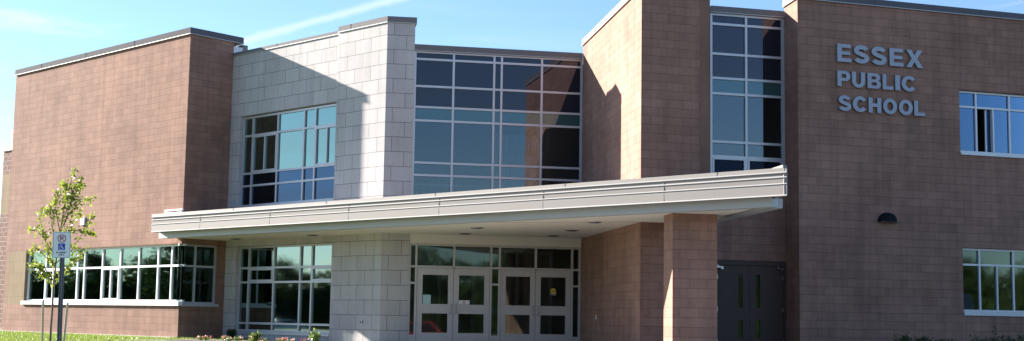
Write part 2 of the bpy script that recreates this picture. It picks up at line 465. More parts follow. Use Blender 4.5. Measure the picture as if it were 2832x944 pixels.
# blinds hang in three of the bays
for a, b, zt in ((CS[0], CS[1], 2.55), (CS[4], CS[5], 2.62), (CS[8], CS[9], 2.50)):
    bm = bmesh.new(); fbox(bm, P1, a + .05, b - .05, -.30, -.29, zt, 2.78); part(link('roller_blind', bm, M['blind']))

# ---- stone wing
S4 = -2.10
wall(P3, 0, 5.28, -.3, 8.72, holes=[(.50, 5.281, 3.9, 6.78), (.56, 5.21, .21, 2.79)], mat='stone', m0=-.3, uo=-.68, vo=.02, label='pale stone wall')
wall(P4, S4, 0, -.3, 8.72, mat='stone', m1=.12, uo=.32, vo=.02, label='pale stone pier face', t=.3)
wall(P5, 0, P5L, -.3, 8.72, mat='stone', m0=.12, uo=-.19, vo=.02, label='pale stone pier return', t=.3)
pb = Frame(P5(P5L, 0, 0), angd(e6, e5))
bm = bmesh.new(); fbox(bm, pb, .01, 1.0, -.30, -.005, -.3, 8.715); part(link('wall', bm, M['stone']), 'pale stone pier side')
coping(P3, .02, 5.26, 8.71, 8.83, 'coping', seam0=2.2, seams=3.2, over=.03, m1=0, back=.34)
coping(P4, S4, 0, 8.72, 8.90, 'coping', m1=.55, seam0=.52, seams=5, over=.03)
coping(P5, 0, P5L + .04, 8.72, 8.90, 'coping', m0=.55, seams=0, over=.03)
bm = bmesh.new(); prism(bm, [P5(.3, -.36, 0)[:2], P5(P5L, -.36, 0)[:2], pb(1.02, 0, 0)[:2], P4(-1.2, -1.2, 0)[:2], P4(S4, -.35, 0)[:2]], 8.55, 8.86)
part(link('roof', bm, M['roof']))
AZ = [4.02, 4.62, 5.0, 6.16, 6.72]
glazing(P3, 'upper_window', [.55, 1.035, 2.295, 3.555, 4.08, 5.19], AZ, inset=.09, sash=[(1, 2, 2), (4, 2, 2)], panes='glass',
        special={0: 'spandrel_navy', 1: 'spandrel_navy'}, sill=(.48, 5.20, 3.93, 4.0, .03))
room(P3, .35, 5.6, 3.4, 6.9, 6)
bm = bmesh.new(); fbox(bm, P3, 1.08, 2.25, -.30, -.29, 6.5, 6.72); part(link('roller_blind', bm, M['blind']))
BZ = [.27, .485, 1.70, 2.13, 2.75]
glazing(P3, 'lower_window', [.61, 1.09, 2.335, 3.59, 4.125, 5.17], BZ, inset=.09, sash=[(1, 2, 1), (4, 2, 1)], panes='glass_low',
        sill=(.62, 5.16, .17, .235, .05))
room(P3, .35, 5.6, -.02, 3.1, 6)

# ---- glazed lobby between the pier and the tower
UZ = [3.75, 4.57, 4.91, 6.065, 6.435, 7.01, 7.76, 7.96]
glazing(P6, 'lobby_window', [.03, 1.09, 2.22, 2.43, 3.565, 4.70], UZ, inset=.03, w=.058, dep=.12, panes='glass_atrium',
        special={4: 'spandrel', 5: 'spandrel', 6: 'spandrel', 3: 'spandrel_teal'})
coping(P6, .0, P6L - .01, 7.975, 8.16, 'coping', seams=0, over=.03, back=.4)
# entrance screen
ES = [.012, .185, 1.21, 2.23, 2.465, 3.47, 4.49, 4.70]
bm = bmesh.new()
w = .055
for i, s in enumerate(ES):
    z0 = 0 if i not in (2, 5) else 2.10
    fbox(bm, P6, s - w / 2, s + w / 2, -.13, -.03, z0, 2.72)
for i in range(len(ES) - 1):
    a, b = ES[i] + w / 2, ES[i + 1] - w / 2
    for z in ((2.10, 2.69) if i not in (0, 3, 6) else (.25, 1.655, 2.10, 2.69)):
        fbox(bm, P6, a, b, -.127, -.033, z - w / 2, z + w / 2)
    if i in (0, 3, 6): fbox(bm, P6, a, b, -.11, -.05, .0, .222)
scr = part(link('entrance_screen', bm, M['door_alu']))
pbm = bmesh.new()
for i in range(len(ES) - 1):
    fbox(pbm, P6, ES[i], ES[i + 1], -.084, -.076, 2.10, 2.69)
    if i in (0, 3, 6): fbox(pbm, P6, ES[i], ES[i + 1], -.084, -.076, .25, 2.10)
spart(link('pane', pbm, M['glass_door']), scr)
bm = bmesh.new(); fbox(bm, P6, 0, P6L, -.13, -.005, 2.722, 2.99); part(link('header_panel', bm, M['soffit']))
def door(s0, s1, hs, lab):
    bm = bmesh.new()
    g0, g1 = s0 + .145, s1 - .14
    for a, b, c, d in ((s0, g0, .015, 2.065), (g1, s1, .015, 2.065), (g0, g1, 1.885, 2.065), (g0, g1, .85, 1.10), (g0, g1, .015, .335)):
        fbox(bm, P6, a, b, -.105, -.055, c, d)
    o = part(link('door', bm, M['door_alu']), lab)
    g = bmesh.new()
    fbox(g, P6, g0 - .005, g1 + .005, -.084, -.076, 1.095, 1.89); fbox(g, P6, g0 - .005, g1 + .005, -.084, -.076, .33, .855)
    spart(link('glass', g, M['glass_door']), o)
    h = bmesh.new()
    tube(h, [P6(hs, -.055, 1.09), P6(hs, .01, 1.09), P6(hs, .015, 1.075), P6(hs, .015, .865), P6(hs, .01, .85), P6(hs, -.055, .85)], [.012] * 6, 8)
    spart(link('handle', h, M['steel'], smooth=True), o)
    return o
door(.225, 1.205, 1.14, 'glass entrance door beside the stone pier')
door(1.215, 2.195, 1.28, 'glass entrance door with the no-smoking notice')
door(2.50, 3.465, 3.40, 'glass entrance door left of the yellow sticker')
door(3.475, 4.455, 3.54, 'glass entrance door with the yellow sticker')
# inner screen of the vestibule
bm = bmesh.new()
for s in (.2, 1.2, 2.2, 2.6, 3.5, 4.5): fbox(bm, P6, s - .05, s + .05, -2.9, -2.8, .004, 2.75)
for a, b in ((.25, 1.15), (1.25, 2.15), (2.25, 2.55), (2.65, 3.45), (3.55, 4.45)):
    for z, h in ((.17, .16), (.97, .1), (2.12, .06), (2.70, .05)): fbox(bm, P6, a, b, -2.89, -2.81, z - h, z + h)
part(link('inner_screen', bm, M['door_alu']))
bm = bmesh.new(); fbox(bm, P6, .0, P6L + .3, -3.4, -2.2, 2.80, 3.19); part(link('vestibule_ceiling', bm, M['room']))
# lobby behind the glass: floors, back wall with windows of its own
LB = 8.2
bm = bmesh.new()
fbox(bm, P6, .1, P6L + .6, -LB, -.15, -.06, .0, mi=1)
fbox(bm, P6, .1, P6L + .9, -LB, -2.2, 3.2, 3.5, mi=1)
fbox(bm, P6, .1, P6L + .6, -LB, -.2, 7.7, 7.78)
quad(bm, [P6(.06, -.2, 0), P6(-1.2, -LB, 0), P6(-1.2, -LB, 7.7), P6(.06, -.2, 7.7)])
quad(bm, [P6(P6L + .9, -.2, 0), P6(P6L + .9, -.2, 7.7), P6(P6L + .9, -LB, 7.7), P6(P6L + .9, -LB, 0)])
part(link('lobby_interior', bm, [M['room'], M['room_floor']]))
lb = Frame(P6(0, -LB, 0), math.degrees(P6.a))
bm = wall_bm(lb, -3, P6L + .9, 0, 7.7, holes=[(-2.4, 1.9, 3.7, 7.0), (2.3, 5.2, 3.7, 7.0), (-2.6, -1.0, .9, 2.6)], t=.2)
part(link('lobby_back_wall', bm, M['room']))
glazing(lb, 'back_window', [-2.4, -1.3, -.2, .85, 1.9], [3.75, 4.8, 5.9, 6.97], inset=.05, w=.07, panes='glass_back')
glazing(lb, 'back_window', [2.3, 3.3, 4.25, 5.2], [3.75, 4.8, 5.9, 6.97], inset=.05, w=.07, panes='glass_back')
bm = bmesh.new(); fbox(bm, P6, .15, P6L + .8, -2.26, -2.20, 4.5, 4.56)
for i in range(26): fbox(bm, P6, .2 + i * .2, .215 + i * .2, -2.24, -2.22, 3.5, 4.5)
part(link('balcony_railing', bm, M['steel']))

# ---- tower
wall(P7, 0, P7L, -.3, 8.36, m0=-.25, m1=.3, uo=.1, label='brown block tower side')
wall(P8, 0, P8L, -.3, 8.36, m0=.3, m1=0, uo=-.04, label='brown block tower front')
coping(P7, 0, P7L, 8.36, 8.54, 'coping_brown', m1=.9, over=.05)
coping(P8, 0, P8L + .05, 8.36, 8.54, 'coping_brown', m0=.9, seams=0, over=.05)
tb = Frame(e7, angd(e6, e5))
bm = wall_bm(tb, -.0, 1.7, -.3, 8.36, t=.0001); bm.free()
bm = bmesh.new(); fbox(bm, tb, .005, 1.8, .0, .25, -.3, 8.355); part(link('wall', bm, M['brown']))
bm = bmesh.new(); prism(bm, [P7(-.2, -.3, 0)[:2], P7(P7L - .1, -.32, 0)[:2], P8(P8L, -.32, 0)[:2], tb(5, .0, 0)[:2], P7(-3, -.3, 0)[:2]], 8.0, 8.3)
part(link('roof', bm, M['roof']))
# ---- slot window bay with the side door below
SD0, SD1 = .085, P10L - .005
wall(P10, -.9, P10L, -.3, 8.26, holes=[(-.035, P10L + .01, 4.06, 8.25), (SD0, P10L + .01, .0, 2.22)], m1=-.2, uo=.1, label='brown block wall above the side doors')
bmx = bmesh.new(); fbox(bmx, P10, -.9, -.036, -.29, .0, 8.26, 8.4); part(link('wall', bmx, M['brown']))
SZ = [4.10, 4.72, 5.08, 6.26, 6.64, 7.24, 7.98, 8.22]
glazing(P10, 'slot_window', [.0, .92, 1.895], SZ, inset=.03, w=.058, dep=.12, panes='glass_atrium', sash=[(0, 0, 1), (1, 0, 1)],
        special={0: 'spandrel_navy', 5: 'spandrel', 6: 'spandrel', 4: 'spandrel', 3: 'spandrel_teal'})
coping(P10, -.04, P10L - .01, 8.245, 8.42, 'coping', seams=0, over=.03, back=.4)
room(P10, -.6, 2.6, 3.2, 7.6, 5)
bm = bmesh.new(); fbox(bm, P10, P10L + .001, P10L + .14, -.25, -.02, 4.0, 8.24); part(link('window_jamb', bm, M['alu']))
wall(P11, 0, P11L, -.3, 8.51, m0=-.2, m1=.3, uo=.2)
WX1 = 13.0
HW = [(4.51, 7.59, 4.99, 6.60), (4.51, 7.59, 1.03, 2.66)]
wall(P12, 0, WX1, -.4, 8.51, holes=HW, m0=.3, m1=.3, uo=.15, label='brown block wall carrying the school name')
coping(P11, 0, P11L, 8.51, 8.69, 'coping_brown', m1=.9, seams=0, over=.05)
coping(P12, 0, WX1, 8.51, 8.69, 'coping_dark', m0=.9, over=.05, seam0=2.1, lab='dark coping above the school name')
re = Frame(P12(WX1, 0, 0), angd(e6, e5))
bm = bmesh.new(); fbox(bm, re, .01, 12, .0, .25, -.4, 8.5); part(link('wall', bm, M['brown']))
WS = [4.54, 5.06, 6.05, 7.04, 7.56]
glazing(P12, 'classroom_window', WS, [5.06, 6.195, 6.57], inset=.09, w=.05, nopane=[(1, 0)], panes='glass_blue', sill=(4.50, 7.6, 4.965, 5.03, .045))
glazing(P12, 'classroom_window', WS, [1.12, 2.25, 2.63], inset=.09, w=.05, panes='glass_low', sill=(4.50, 7.6, 1.0, 1.09, .045))
# sliding sashes of the two classroom windows
bm = bmesh.new(); fbox(bm, P12, 5.528, 5.572, -.17, -.075, 5.085, 6.17)
so_ = part(link('sash', bm, M['alu']))
bm = bmesh.new(); fbox(bm, P12, 5.572, 6.03, -.135, -.127, 5.08, 6.17); spart(link('pane', bm, M['glass_blue']), so_)
bm = bmesh.new(); fbox(bm, P12, 5.38, 5.41, -.21, -.175, 5.09, 6.16)
so_ = part(link('sliding_sash', bm, M['alu']), 'sash slid open')
bm = bmesh.new(); fbox(bm, P12, 5.41, 5.90, -.196, -.188, 5.09, 6.16); spart(link('pane', bm, M['glass_blue']), so_)
bm = bmesh.new(); fbox(bm, P12, 5.545, 5.585, -.17, -.085, 1.146, 2.224); part(link('sash', bm, M['alu']))
room(P12, 4.2, 7.9, 3.9, 6.75, 5); room(P12, 4.2, 7.9, -.02, 2.9, 5)
bm = bmesh.new(); fbox(bm, P12, 5.66, 5.98, -.34, -.32, 5.1, 6.15); part(link('window_curtain', bm, M['blind']))
for za, zb in ((-.1, .95), (2.67, 4.95), (6.62, 8.5)):
    bm = bmesh.new(); fbox(bm, P12, 4.56, 4.568, .0, .0025, za, zb); part(link('control_joint', bm, M['joint']))

# side doors in the recess
bm = bmesh.new()
fbox(bm, P10, SD0, SD1, -.16, -.02, 2.11, 2.218)
fbox(bm, P10, SD0, SD0 + .05, -.16, -.02, 0, 2.11); fbox(bm, P10, SD1 - .05, SD1, -.16, -.02, 0, 2.11)
fr = part(link('door_frame', bm, M['dark_door']))
def steel_door(s0, s1, l0, l1, lab, hinge):
    z0, z1 = .012, 2.10
    bm = wall_bm(P10s, s0, s1, z0, z1, holes=[(l0, l1, 1.10, 1.89), (l0, l1, .35, .80)], t=.045)
    o = part(link('steel_door', bm, M['dark_door']), lab)
    g = bmesh.new(); fbox(g, P10s, l0 - .003, l1 + .003, -.03, -.022, 1.095, 1.895); fbox(g, P10s, l0 - .003, l1 + .003, -.03, -.022, .345, .805)
    spart(link('glass', g, M['glass_low']), o)
    for z in (.28, 1.05, 1.82):
        h = bmesh.new(); fbox(h, P10s, hinge - .013, hinge + .013, .001, .022, z - .055, z + .055)
        spart(link('hinge', h, M['steel']), o)
    return o
P10s = Frame(P10(0, -.045, 0), math.degrees(P10.a))
mid = P10L - .94
steel_door(SD0 + .054, mid - .003, P10L - 1.22, P10L - 1.115, 'dark steel side door next to the pillar', SD0 + .065)
steel_door(mid + .003, SD1 - .054, P10L - .77, P10L - .66, 'dark steel side door next to the name wall', SD1 - .065)
for s in (SD0 + .12, SD1 - .15):
    bm = bmesh.new()
    fbox(bm, P10, s - .08, s + .08, -.019, .03, 2.035, 2.07); fbox(bm, P10, s - .08, s - .03, -.019, .02, 2.075, 2.10); fbox(bm, P10, s + .02, s + .08, -.019, .04, 2.0, 2.03)
    part(link('door_closer', bm, M['steel']))
bm = bmesh.new(); fbox(bm, P10, -.9, P10L + .2, -1.4, -1.3, -.1, 3.0); part(link('vestibule_wall', bm, M['room_floor']))

# ---- main body behind the fronts (its roof lies below all the parapets)
bm = bmesh.new()
bpts = [P1(-11.0, -.31, 0), P1(-.31, -.31, 0), P3(-.2, -.31, 0), P3(4.8, -.31, 0), P4(-.2, -.4, 0), P6(.3, -.3, 0), P6(P6L + .2, -.3, 0), P7(P7L - .4, -.31, 0),
        P8(P8L - .3, -.31, 0), P10(-.8, -.31, 0), P10(P10L + .2, -.31, 0), P12(.2, -.5, 0), P12(WX1 - .3, -.31, 0), P12(WX1 - .3, -15, 0), P6(P6L + 2.2, -15, 0), P6(P6L + 1.2, -8.45, 0), P6(-3.0, -8.45, 0), P6(-3.2, -14, 0), P1(-11.0, -12, 0)]
prism(bm, [p[:2] for p in bpts], 7.80, 7.90)
part(link('roof', bm, M['roof']))
bm = bmesh.new()
bb = [P12(WX1 - .3, -15, 0), P6(P6L + 2.2, -15, 0), P6(P6L + 1.2, -8.45, 0), None, P6(-3.0, -8.45, 0), P6(-3.2, -14, 0), P1(-11.0, -12, 0), P1(-11.0, -9, 0)]
for a, b in zip(bb, bb[1:]):
    if a is None or b is None: continue
    bm = bmesh.new(); F_ = Frame(a, angd(a, b)); fbox(bm, F_, 0.12, dist(a, b) - .12, -.1, .1, -.3, 7.8)
    part(link('rear_wall', bm, M['brown']))

# ------------------------------------------------------------------ canopy
AC = -42.61
CB = Frame((-10.504, 39.629), AC)                 # front of the inner beam
CF = Frame(CB(0, .30, 0), AC)                     # front of the fascia
CL = 21.055; FS0, FS1 = .06, 21.56
canopy = bpy.data.objects.new('canopy', None)
def inside(p, q): return p
bk_dir = Vector((-.151, .9885))
fr_ = CF(FS1, 0, 0); rb = CB(CL, 0, 0)
back_r = Vector((fr_.x, fr_.y)) + bk_dir * 6.75
inner = [P8(P8L + .25, -.25, 0)[:2], P8(.2, -.15, 0)[:2], P7(.15, -.15, 0)[:2], P6(.15, -.02, 0)[:2], P5(.05, -.15, 0)[:2], P4(S4, -.15, 0)[:2], P3(.15, -.15, 0)[:2], P2(P2L, -.1, 0)[:2], P1(-.15, -.12, 0)[:2]]
def canopy_poly(ins, s0, s1):
    a = CF(s0, -ins, 0); b = CF(s1, -ins, 0)
    br = Vector((b.x, b.y)) + bk_dir * 6.6
    al = a + Vector((P2.t.x, P2.t.y, 0)) * .70
    return [a[:2], b[:2], br[:]] + [tuple(p) for p in inner] + [(al.x, al.y)]
def vprism(bm, pts, z0, z1, mi=0):
    prism(bm, pts, z0, z1, mi)
bm = bmesh.new(); vprism(bm, canopy_poly(.05, FS0 + .02, FS1 - .03), 3.14, 3.60)
can = part(link('canopy', bm, M['fascia']), 'slanting flat entrance canopy')
# fascia: folded metal profile with four drip lips, coloured paler as if catching sun
prof = [(-.06, 3.655), (.0, 3.650), (.004, 3.572), (.017, 3.566), (.017, 3.552), (.000, 3.548), (-.012, 3.488), (.010, 3.478), (.010, 3.464), (-.004, 3.458),
        (-.010, 3.358), (.010, 3.350), (.010, 3.338), (-.002, 3.332), (-.004, 3.140), (.016, 3.130), (.016, 3.116), (-.06, 3.116)]
bm = bmesh.new()
A = [bm.verts.new(CF(FS0, d, z)) for d, z in prof]; B = [bm.verts.new(CF(FS1 + d * .3, d, z)) for d, z in prof]
for i in range(len(prof)):
    j = (i + 1) % len(prof); bm.faces.new((A[i], B[i], B[j], A[j])).material_index = 1 if i in (2, 3, 6, 7, 10, 11, 14, 15) else 0
bm.faces.new(A[::-1]); bm.faces.new(B)
for s in (2.53, 5.75, 8.97, 12.22, 15.47, 18.72): fbox(bm, CF, s - .005, s + .005, -.02, -.0005, 3.142, 3.547)
for s in (4.1, 8.1, 12.1, 16.1, 20.0): fbox(bm, CF, s - .006, s + .006, -.05, .006, 3.575, 3.657)
spart(link('fascia', bm, [M['fascia'], M['drip']]), can)
RF = Frame(CF(FS1, 0, 0), math.degrees(math.atan2(bk_dir.y, bk_dir.x)))
bm = bmesh.new(); fbox(bm, RF, .04, 6.5, -.04, .012, 3.118, 3.655)
fbox(bm, RF, .04, 6.5, .012, .03, 3.118, 3.14); fbox(bm, RF, .04, 6.5, -.06, .022, 3.655, 3.70)
spart(link('fascia', bm, M['fascia']), can, 'right end fascia')
LF = Frame(CF(FS0, 0, 0), math.degrees(P2.a))
bm = bmesh.new(); fbox(bm, LF, .03, .68, .0, .05, 3.118, 3.652); spart(link('fascia', bm, M['fascia']), can, 'left end fascia')
# inner beam
bm = bmesh.new(); fbox(bm, CB, 0, CL, -.22, 0, 2.95, 3.135)
RB = Frame(CB(CL, 0, 0), math.degrees(math.atan2(bk_dir.y, bk_dir.x)))
fbox(bm, RB, .23, 6.0, -.002, .30, 2.951, 3.134)
spart(link('beam', bm, M['beam']), can)
bm = bmesh.new()
a = CB(.1, -.21, 0); b = CB(CL - .45, -.21, 0); br = Vector((b.x, b.y)) + bk_dir * 6.3
prism(bm, [a[:2], b[:2], br[:]] + [tuple(p) for p in inner], 2.968, 3.13)
spart(link('soffit', bm, M['soffit']), can)
bm = bmesh.new()
jl = [(CB(11.2, -.25, 0), CB(13.2, -3.4, 0))]
F_ = Frame(P7(P7L, 0, 0), 165); fbox(bm, F_, .02, 3.4, -.006, .006, 2.963, 2.969); spart(link('soffit_joint', bm, M['coping']), can)
# pillar
bm = bmesh.new()
pil = [(3.24, 28.14), (3.34, 27.43), (4.29, 27.62), (4.18, 28.34)]
for i in range(4):
    a, b = pil[i], pil[(i + 1) % 4]; F_ = Frame(a, angd(a, b)); L_ = dist(a, b)
    quad(bm, [F_(0, 0, -.6), F_(L_, 0, -.6), F_(L_, 0, 2.967), F_(0, 0, 2.967)], [(u, v - .02) for u, v in ((0.05, -.6), (.05 + L_, -.6), (.05 + L_, 2.967), (.05, 2.967))])
bm.faces.new([bm.verts.new((p[0], p[1], 2.967)) for p in pil])
bmesh.ops.recalc_face_normals(bm, faces=bm.faces)
part(link('pillar', bm, M['brown']), 'brown block canopy pillar')
bm = bmesh.new(); fbox(bm, P1, -.93, .05, .002, .06, 3.80, 3.845); fbox(bm, P1, -.90, .03, .002, .03, 3.60, 3.76); fbox(bm, P1, -.92, .045, .002, .07, 3.73, 3.76)
part(link('canopy_flashing', bm, M['alu_white']))

# down-lights in the soffit
first = None
DL = [(-8.16, 39.33, 'round recessed soffit light farthest left under the canopy'), (-5.51, 36.94, 'round recessed soffit light before the stone pier'),
      (-.84, 32.82, 'front soffit light of the pair above the left doors'), (-1.23, 35.2, 'soffit light close to the left entrance doors'),
      (1.52, 33.25, 'middle soffit light in front of the right doors'), (1.13, 35.5, 'soffit light close to the right entrance doors'), (1.9, 30.3, 'soffit light nearest the tower corner')]
for x, y, lab in DL:
    if first is None:
        o = empty('ceiling_light', (x, y, 2.968))
        b = bmesh.new()
        rr = bmesh.ops.create_cone(b, cap_ends=True, segments=28, radius1=.155, radius2=.17, depth=.018)
        bmesh.ops.translate(b, verts=b.verts, vec=(0, 0, -.009)); link('trim_ring', b, M['steel'], o)
        b = bmesh.new(); bmesh.ops.create_cone(b, cap_ends=True, segments=24, radius1=.12, radius2=.12, depth=.006)
        bmesh.ops.translate(b, verts=b.verts, vec=(0, 0, -.0225)); link('lens', b, M['coping_dark'], o)
        first = o
    else:
        o = first.copy(); col.objects.link(o); o.location = (x, y, 2.968)
        for ch in first.children:
            c = ch.copy(); col.objects.link(c); c.parent = o
    tag(o, lab, 'ceiling light', 'recessed lights in the canopy soffit')

# ------------------------------------------------------------------ far wing
WG = Frame((-21.57, 56.0), A1)
wing = part(link('far_wing_wall', wall_bm(WG, 0, 4, -.3, 4.75, t=.3, m0=.3), M['split']), 'split-face block of the far wing')
wing2 = part(link('far_wing_wall', wall_bm(WG, 0, 4, 4.75, 6.45, t=.3, m0=.3, vo=0), M['tan']), 'tan band of the far wing')
part(link('far_wing_wall', wall_bm(WG, 0, 4, 6.45, 7.45, t=.3, m0=.3), M['split']))
bm = bmesh.new(); fbox(bm, WG, -.05, 4, -.35, .05, 7.45, 7.62); part(link('coping', bm, M['alu_white']))
WB = Frame(WG(0, 0, 0), 46.6)
bm = bmesh.new(); fbox(bm, WB, .3, 8, 0, .2, -.3, 7.44); part(link('far_wing_wall', bm, M['split']))
WM = Frame(WG(.14, -.25, 0), A1)
bm = bmesh.new(); fbox(bm, WM, -.03, 3, -2, .04, 8.20, 8.38); fbox(bm, WM, .0, .10, -.1, 0, 7.5, 8.20); fbox(bm, WM, .95, 1.05, -.1, 0, 7.5, 8.25)
part(link('roof_monitor', bm, M['alu']))
bm = bmesh.new(); fbox(bm, WM, .02, 2.9, -1.9, -.05, 7.5, 8.19); part(link('roof_monitor_glass', bm, M['blind']))

# ------------------------------------------------------------------ the name on the wall
def offset_path(path, h):
    """closed outline of a centre line of half width h with butt ends"""
    L_, R_ = [], []
    n = len(path)
    for i, (x, y) in enumerate(path):
        a = path[max(i - 1, 0)]; b = path[min(i + 1, n - 1)]
        dx, dy = b[0] - a[0], b[1] - a[1]; l = math.hypot(dx, dy)
        nx, ny = -dy / l, dx / l
        L_.append((x + nx * h[0] if isinstance(h, tuple) else x + nx * h, y + ny * (h[0] if isinstance(h, tuple) else h)))
        R_.append((x - nx * (h[0] if isinstance(h, tuple) else h), y - ny * (h[0] if isinstance(h, tuple) else h)))
    return L_ + R_[::-1]
def ell(cx, cy, rx, ry, a0, a1, n=14):
    return [(cx + rx * math.cos(R(a0 + (a1 - a0) * i / n)), cy + ry * math.sin(R(a0 + (a1 - a0) * i / n))) for i in range(n + 1)]
T = .25  # stem width, letters are one unit high
def glyph(ch):
    """loops of an extra-bold grotesque capital, height 1; returns (loops, width)"""
    if ch == 'E':
        return [[(0, 0), (.86, 0), (.86, .21), (.27, .21), (.27, .405), (.80, .405), (.80, .595), (.27, .595), (.27, .79), (.84, .79), (.84, 1), (0, 1)]], .86
    if ch == 'L': return [[(0, 0), (.78, 0), (.78, .22), (.27, .22), (.27, 1), (0, 1)]], .78
    if ch == 'I': return [[(0, 0), (.28, 0), (.28, 1), (0, 1)]], .28
    if ch == 'H': return [[(0, 0), (.27, 0), (.27, .39), (.60, .39), (.60, 0), (.87, 0), (.87, 1), (.60, 1), (.60, .62), (.27, .62), (.27, 1), (0, 1)]], .87
    if ch == 'X': return [[(0, 0), (.31, 0), (.50, .32), (.69, 0), (1.02, 0), (.67, .52), (.99, 1), (.68, 1), (.50, .70), (.33, 1), (.02, 1), (.34, .50)]], 1.02
    if ch == 'U':
        out = [(0, 1), (0, .40)] + ell(.44, .40, .44, .42, 180, 360)[1:-1] + [(.88, .40), (.88, 1), (.61, 1), (.61, .40)] + ell(.44, .40, .17, .20, 360, 180)[1:-1] + [(.27, .40), (.27, 1)]
        return [out], .88
    if ch == 'P':
        out = [(0, 0), (.27, 0), (.27, .34)] + [(.50, .34)] + ell(.50, .67, .36, .33, -90, 90)[1:-1] + [(.50, 1), (0, 1)]
        hole = [(.27, .54)] + [(.46, .54)] + ell(.46, .67, .13, .13, -90, 90)[1:-1] + [(.46, .80), (.27, .80)]
        return [out, hole], .86
    if ch == 'B':
        out = [(0, 0), (.55, 0)] + ell(.57, .28, .33, .28, -90, 62)[1:] + ell(.55, .745, .31, .255, -38, 90)[1:-1] + [(.55, 1), (0, 1)]
        h1 = [(.27, .19), (.50, .19)] + ell(.50, .30, .13, .11, -90, 90)[1:-1] + [(.50, .41), (.27, .41)]
        h2 = [(.27, .60), (.48, .60)] + ell(.48, .70, .11, .10, -90, 90)[1:-1] + [(.48, .80), (.27, .80)]
        return [out, h1, h2], .90
    if ch == 'O':
        return [ell(.50, .5, .50, .52, 0, 360, 36)[:-1], ell(.50, .5, .225, .29, 0, 360, 30)[:-1]], 1.0
    if ch == 'C':
        outer = ell(.49, .5, .49, .52, 34, 326, 30); inn = ell(.49, .5, .22, .29, 322, 38, 26)
        return [outer + inn], .92
    if ch == 'S':
        path = ell(.44, .715, .285, .185, 14, 160, 14) + ell(.44, .715, .285, .185, 180, 245, 6)
        path += [(.36, .545), (.50, .475)] + ell(.45, .285, .30, .185, 58, -30, 9) + ell(.45, .285, .30, .185, -50, -166, 14)
        # drop near duplicates
        q = [path[0]]
        for p in path[1:]:
            if math.hypot(p[0] - q[-1][0], p[1] - q[-1][1]) > .02: q.append(p)
        for _ in range(2):
            q = [q[0]] + [((a[0] + 2 * b[0] + c[0]) / 4, (a[1] + 2 * b[1] + c[1]) / 4) for a, b, c in zip(q, q[1:], q[2:])] + [q[-1]]
        return [offset_path(q, .118)], .88
    raise KeyError(ch)

def letter_obj(ch, F, s0, s1, zb, zt, d0, d1, mats, parent, name='letter', tilt=0):
    loops, w_ = glyph(ch)
    xs = [p[0] for l in loops for p in l]; ys = [p[1] for l in loops for p in l]
    x0, x1 = min(xs), max(xs)
    cu = bpy.data.curves.new(name, 'CURVE'); cu.dimensions = '2D'; cu.fill_mode = 'BOTH'
    for l in loops:
        sp = cu.splines.new('POLY'); sp.points.add(len(l) - 1); sp.use_cyclic_u = True
        for i, (x, y) in enumerate(l): sp.points[i].co = ((x - x0) / (x1 - x0) * (s1 - s0), y * (zt - zb), 0, 1)
    cu.extrude = abs(d1 - d0) / 2
    o = bpy.data.objects.new('tmp', cu); col.objects.link(o)
    dg = bpy.context.evaluated_depsgraph_get(); dg.update()
    me = bpy.data.meshes.new_from_object(o.evaluated_get(dg))
    bpy.data.objects.remove(o)
    me.name = name
    X = Vector((F.t.x, F.t.y, 0)); Z = Vector((0, 0, 1)); Nn = Vector((F.n.x, F.n.y, 0))
    org = F(s0, (d0 + d1) / 2, zb)
    me.materials.clear()
    for m in mats: me.materials.append(m)
    for v in me.vertices: v.co = org + X * v.co.x + Z * v.co.y + Nn * v.co.z
    me.update()
    if len(mats) > 1:
        for p in me.polygons:
            p.material_index = 0 if abs(p.normal.dot(Nn)) > .7 else 1
    ob = bpy.data.objects.new(name, me); col.objects.link(ob)
    if parent is not None:
        ob.parent = parent; ob.location = -parent.location
    return ob

nm = empty('wall_sign', P12(2.25, 0, 6.6))
tag(nm, 'raised grey letters ESSEX PUBLIC SCHOOL on the brown block wall', 'wall sign')
rows = [('ESSEX', 7.05, 7.49, [(1.04, 1.425), (1.50, 1.92), (1.99, 2.41), (2.49, 2.88), (2.955, 3.44)]),
        ('PUBLIC', 6.45, 6.825, [(1.035, 1.39), (1.435, 1.795), (1.865, 2.235), (2.285, 2.585), (2.64, 2.775), (2.82, 3.20)]),
        ('SCHOOL', 5.855, 6.225, [(1.065, 1.405), (1.45, 1.82), (1.885, 2.235), (2.29, 2.68), (2.73, 3.12), (3.165, 3.475)])]
for word, zb, zt, sp in rows:
    for ch, (a, b) in zip(word, sp):
        letter_obj(ch, P12, a, b, zb, zt, .012, .065, [M['letter'], M['letter_side']], nm)

# ------------------------------------------------------------------ wall lamp, socket, tap, white alarm box
lampo = empty('wall_light', P12(2.39, 0, 3.21))
tag(lampo, 'black half-round wall light below the school name', 'wall light')
bm = bmesh.new()
seg, rings = 18, 7
grid = []
for j in range(rings + 1):
    a = math.pi / 2 * j / rings
    ring = []
    for i in range(seg + 1):
        b = math.pi * i / seg
        # half dome bulging outwards, flat underneath
        s = .27 * math.cos(b); z = .225 * math.sin(b) * (math.cos(a) ** .6 if a < 1.55 else 0)
        d = .19 * math.sin(a) * (math.sin(b) ** .5 if 0 < i < seg else .0)
        s2 = s * (1 - .22 * math.sin(a))
        ring.append(bm.verts.new(P12(2.39 + s2, .01 + d, 3.215 + z)))
    grid.append(ring)
for j in range(rings):
    for i in range(seg):
        try: bm.faces.new((grid[j][i], grid[j][i + 1], grid[j + 1][i + 1], grid[j + 1][i]))
        except ValueError: pass
bmesh.ops.remove_doubles(bm, verts=bm.verts, dist=.0005)
o = link('housing', bm, M['black'], lampo, smooth=True); o.location = -lampo.location
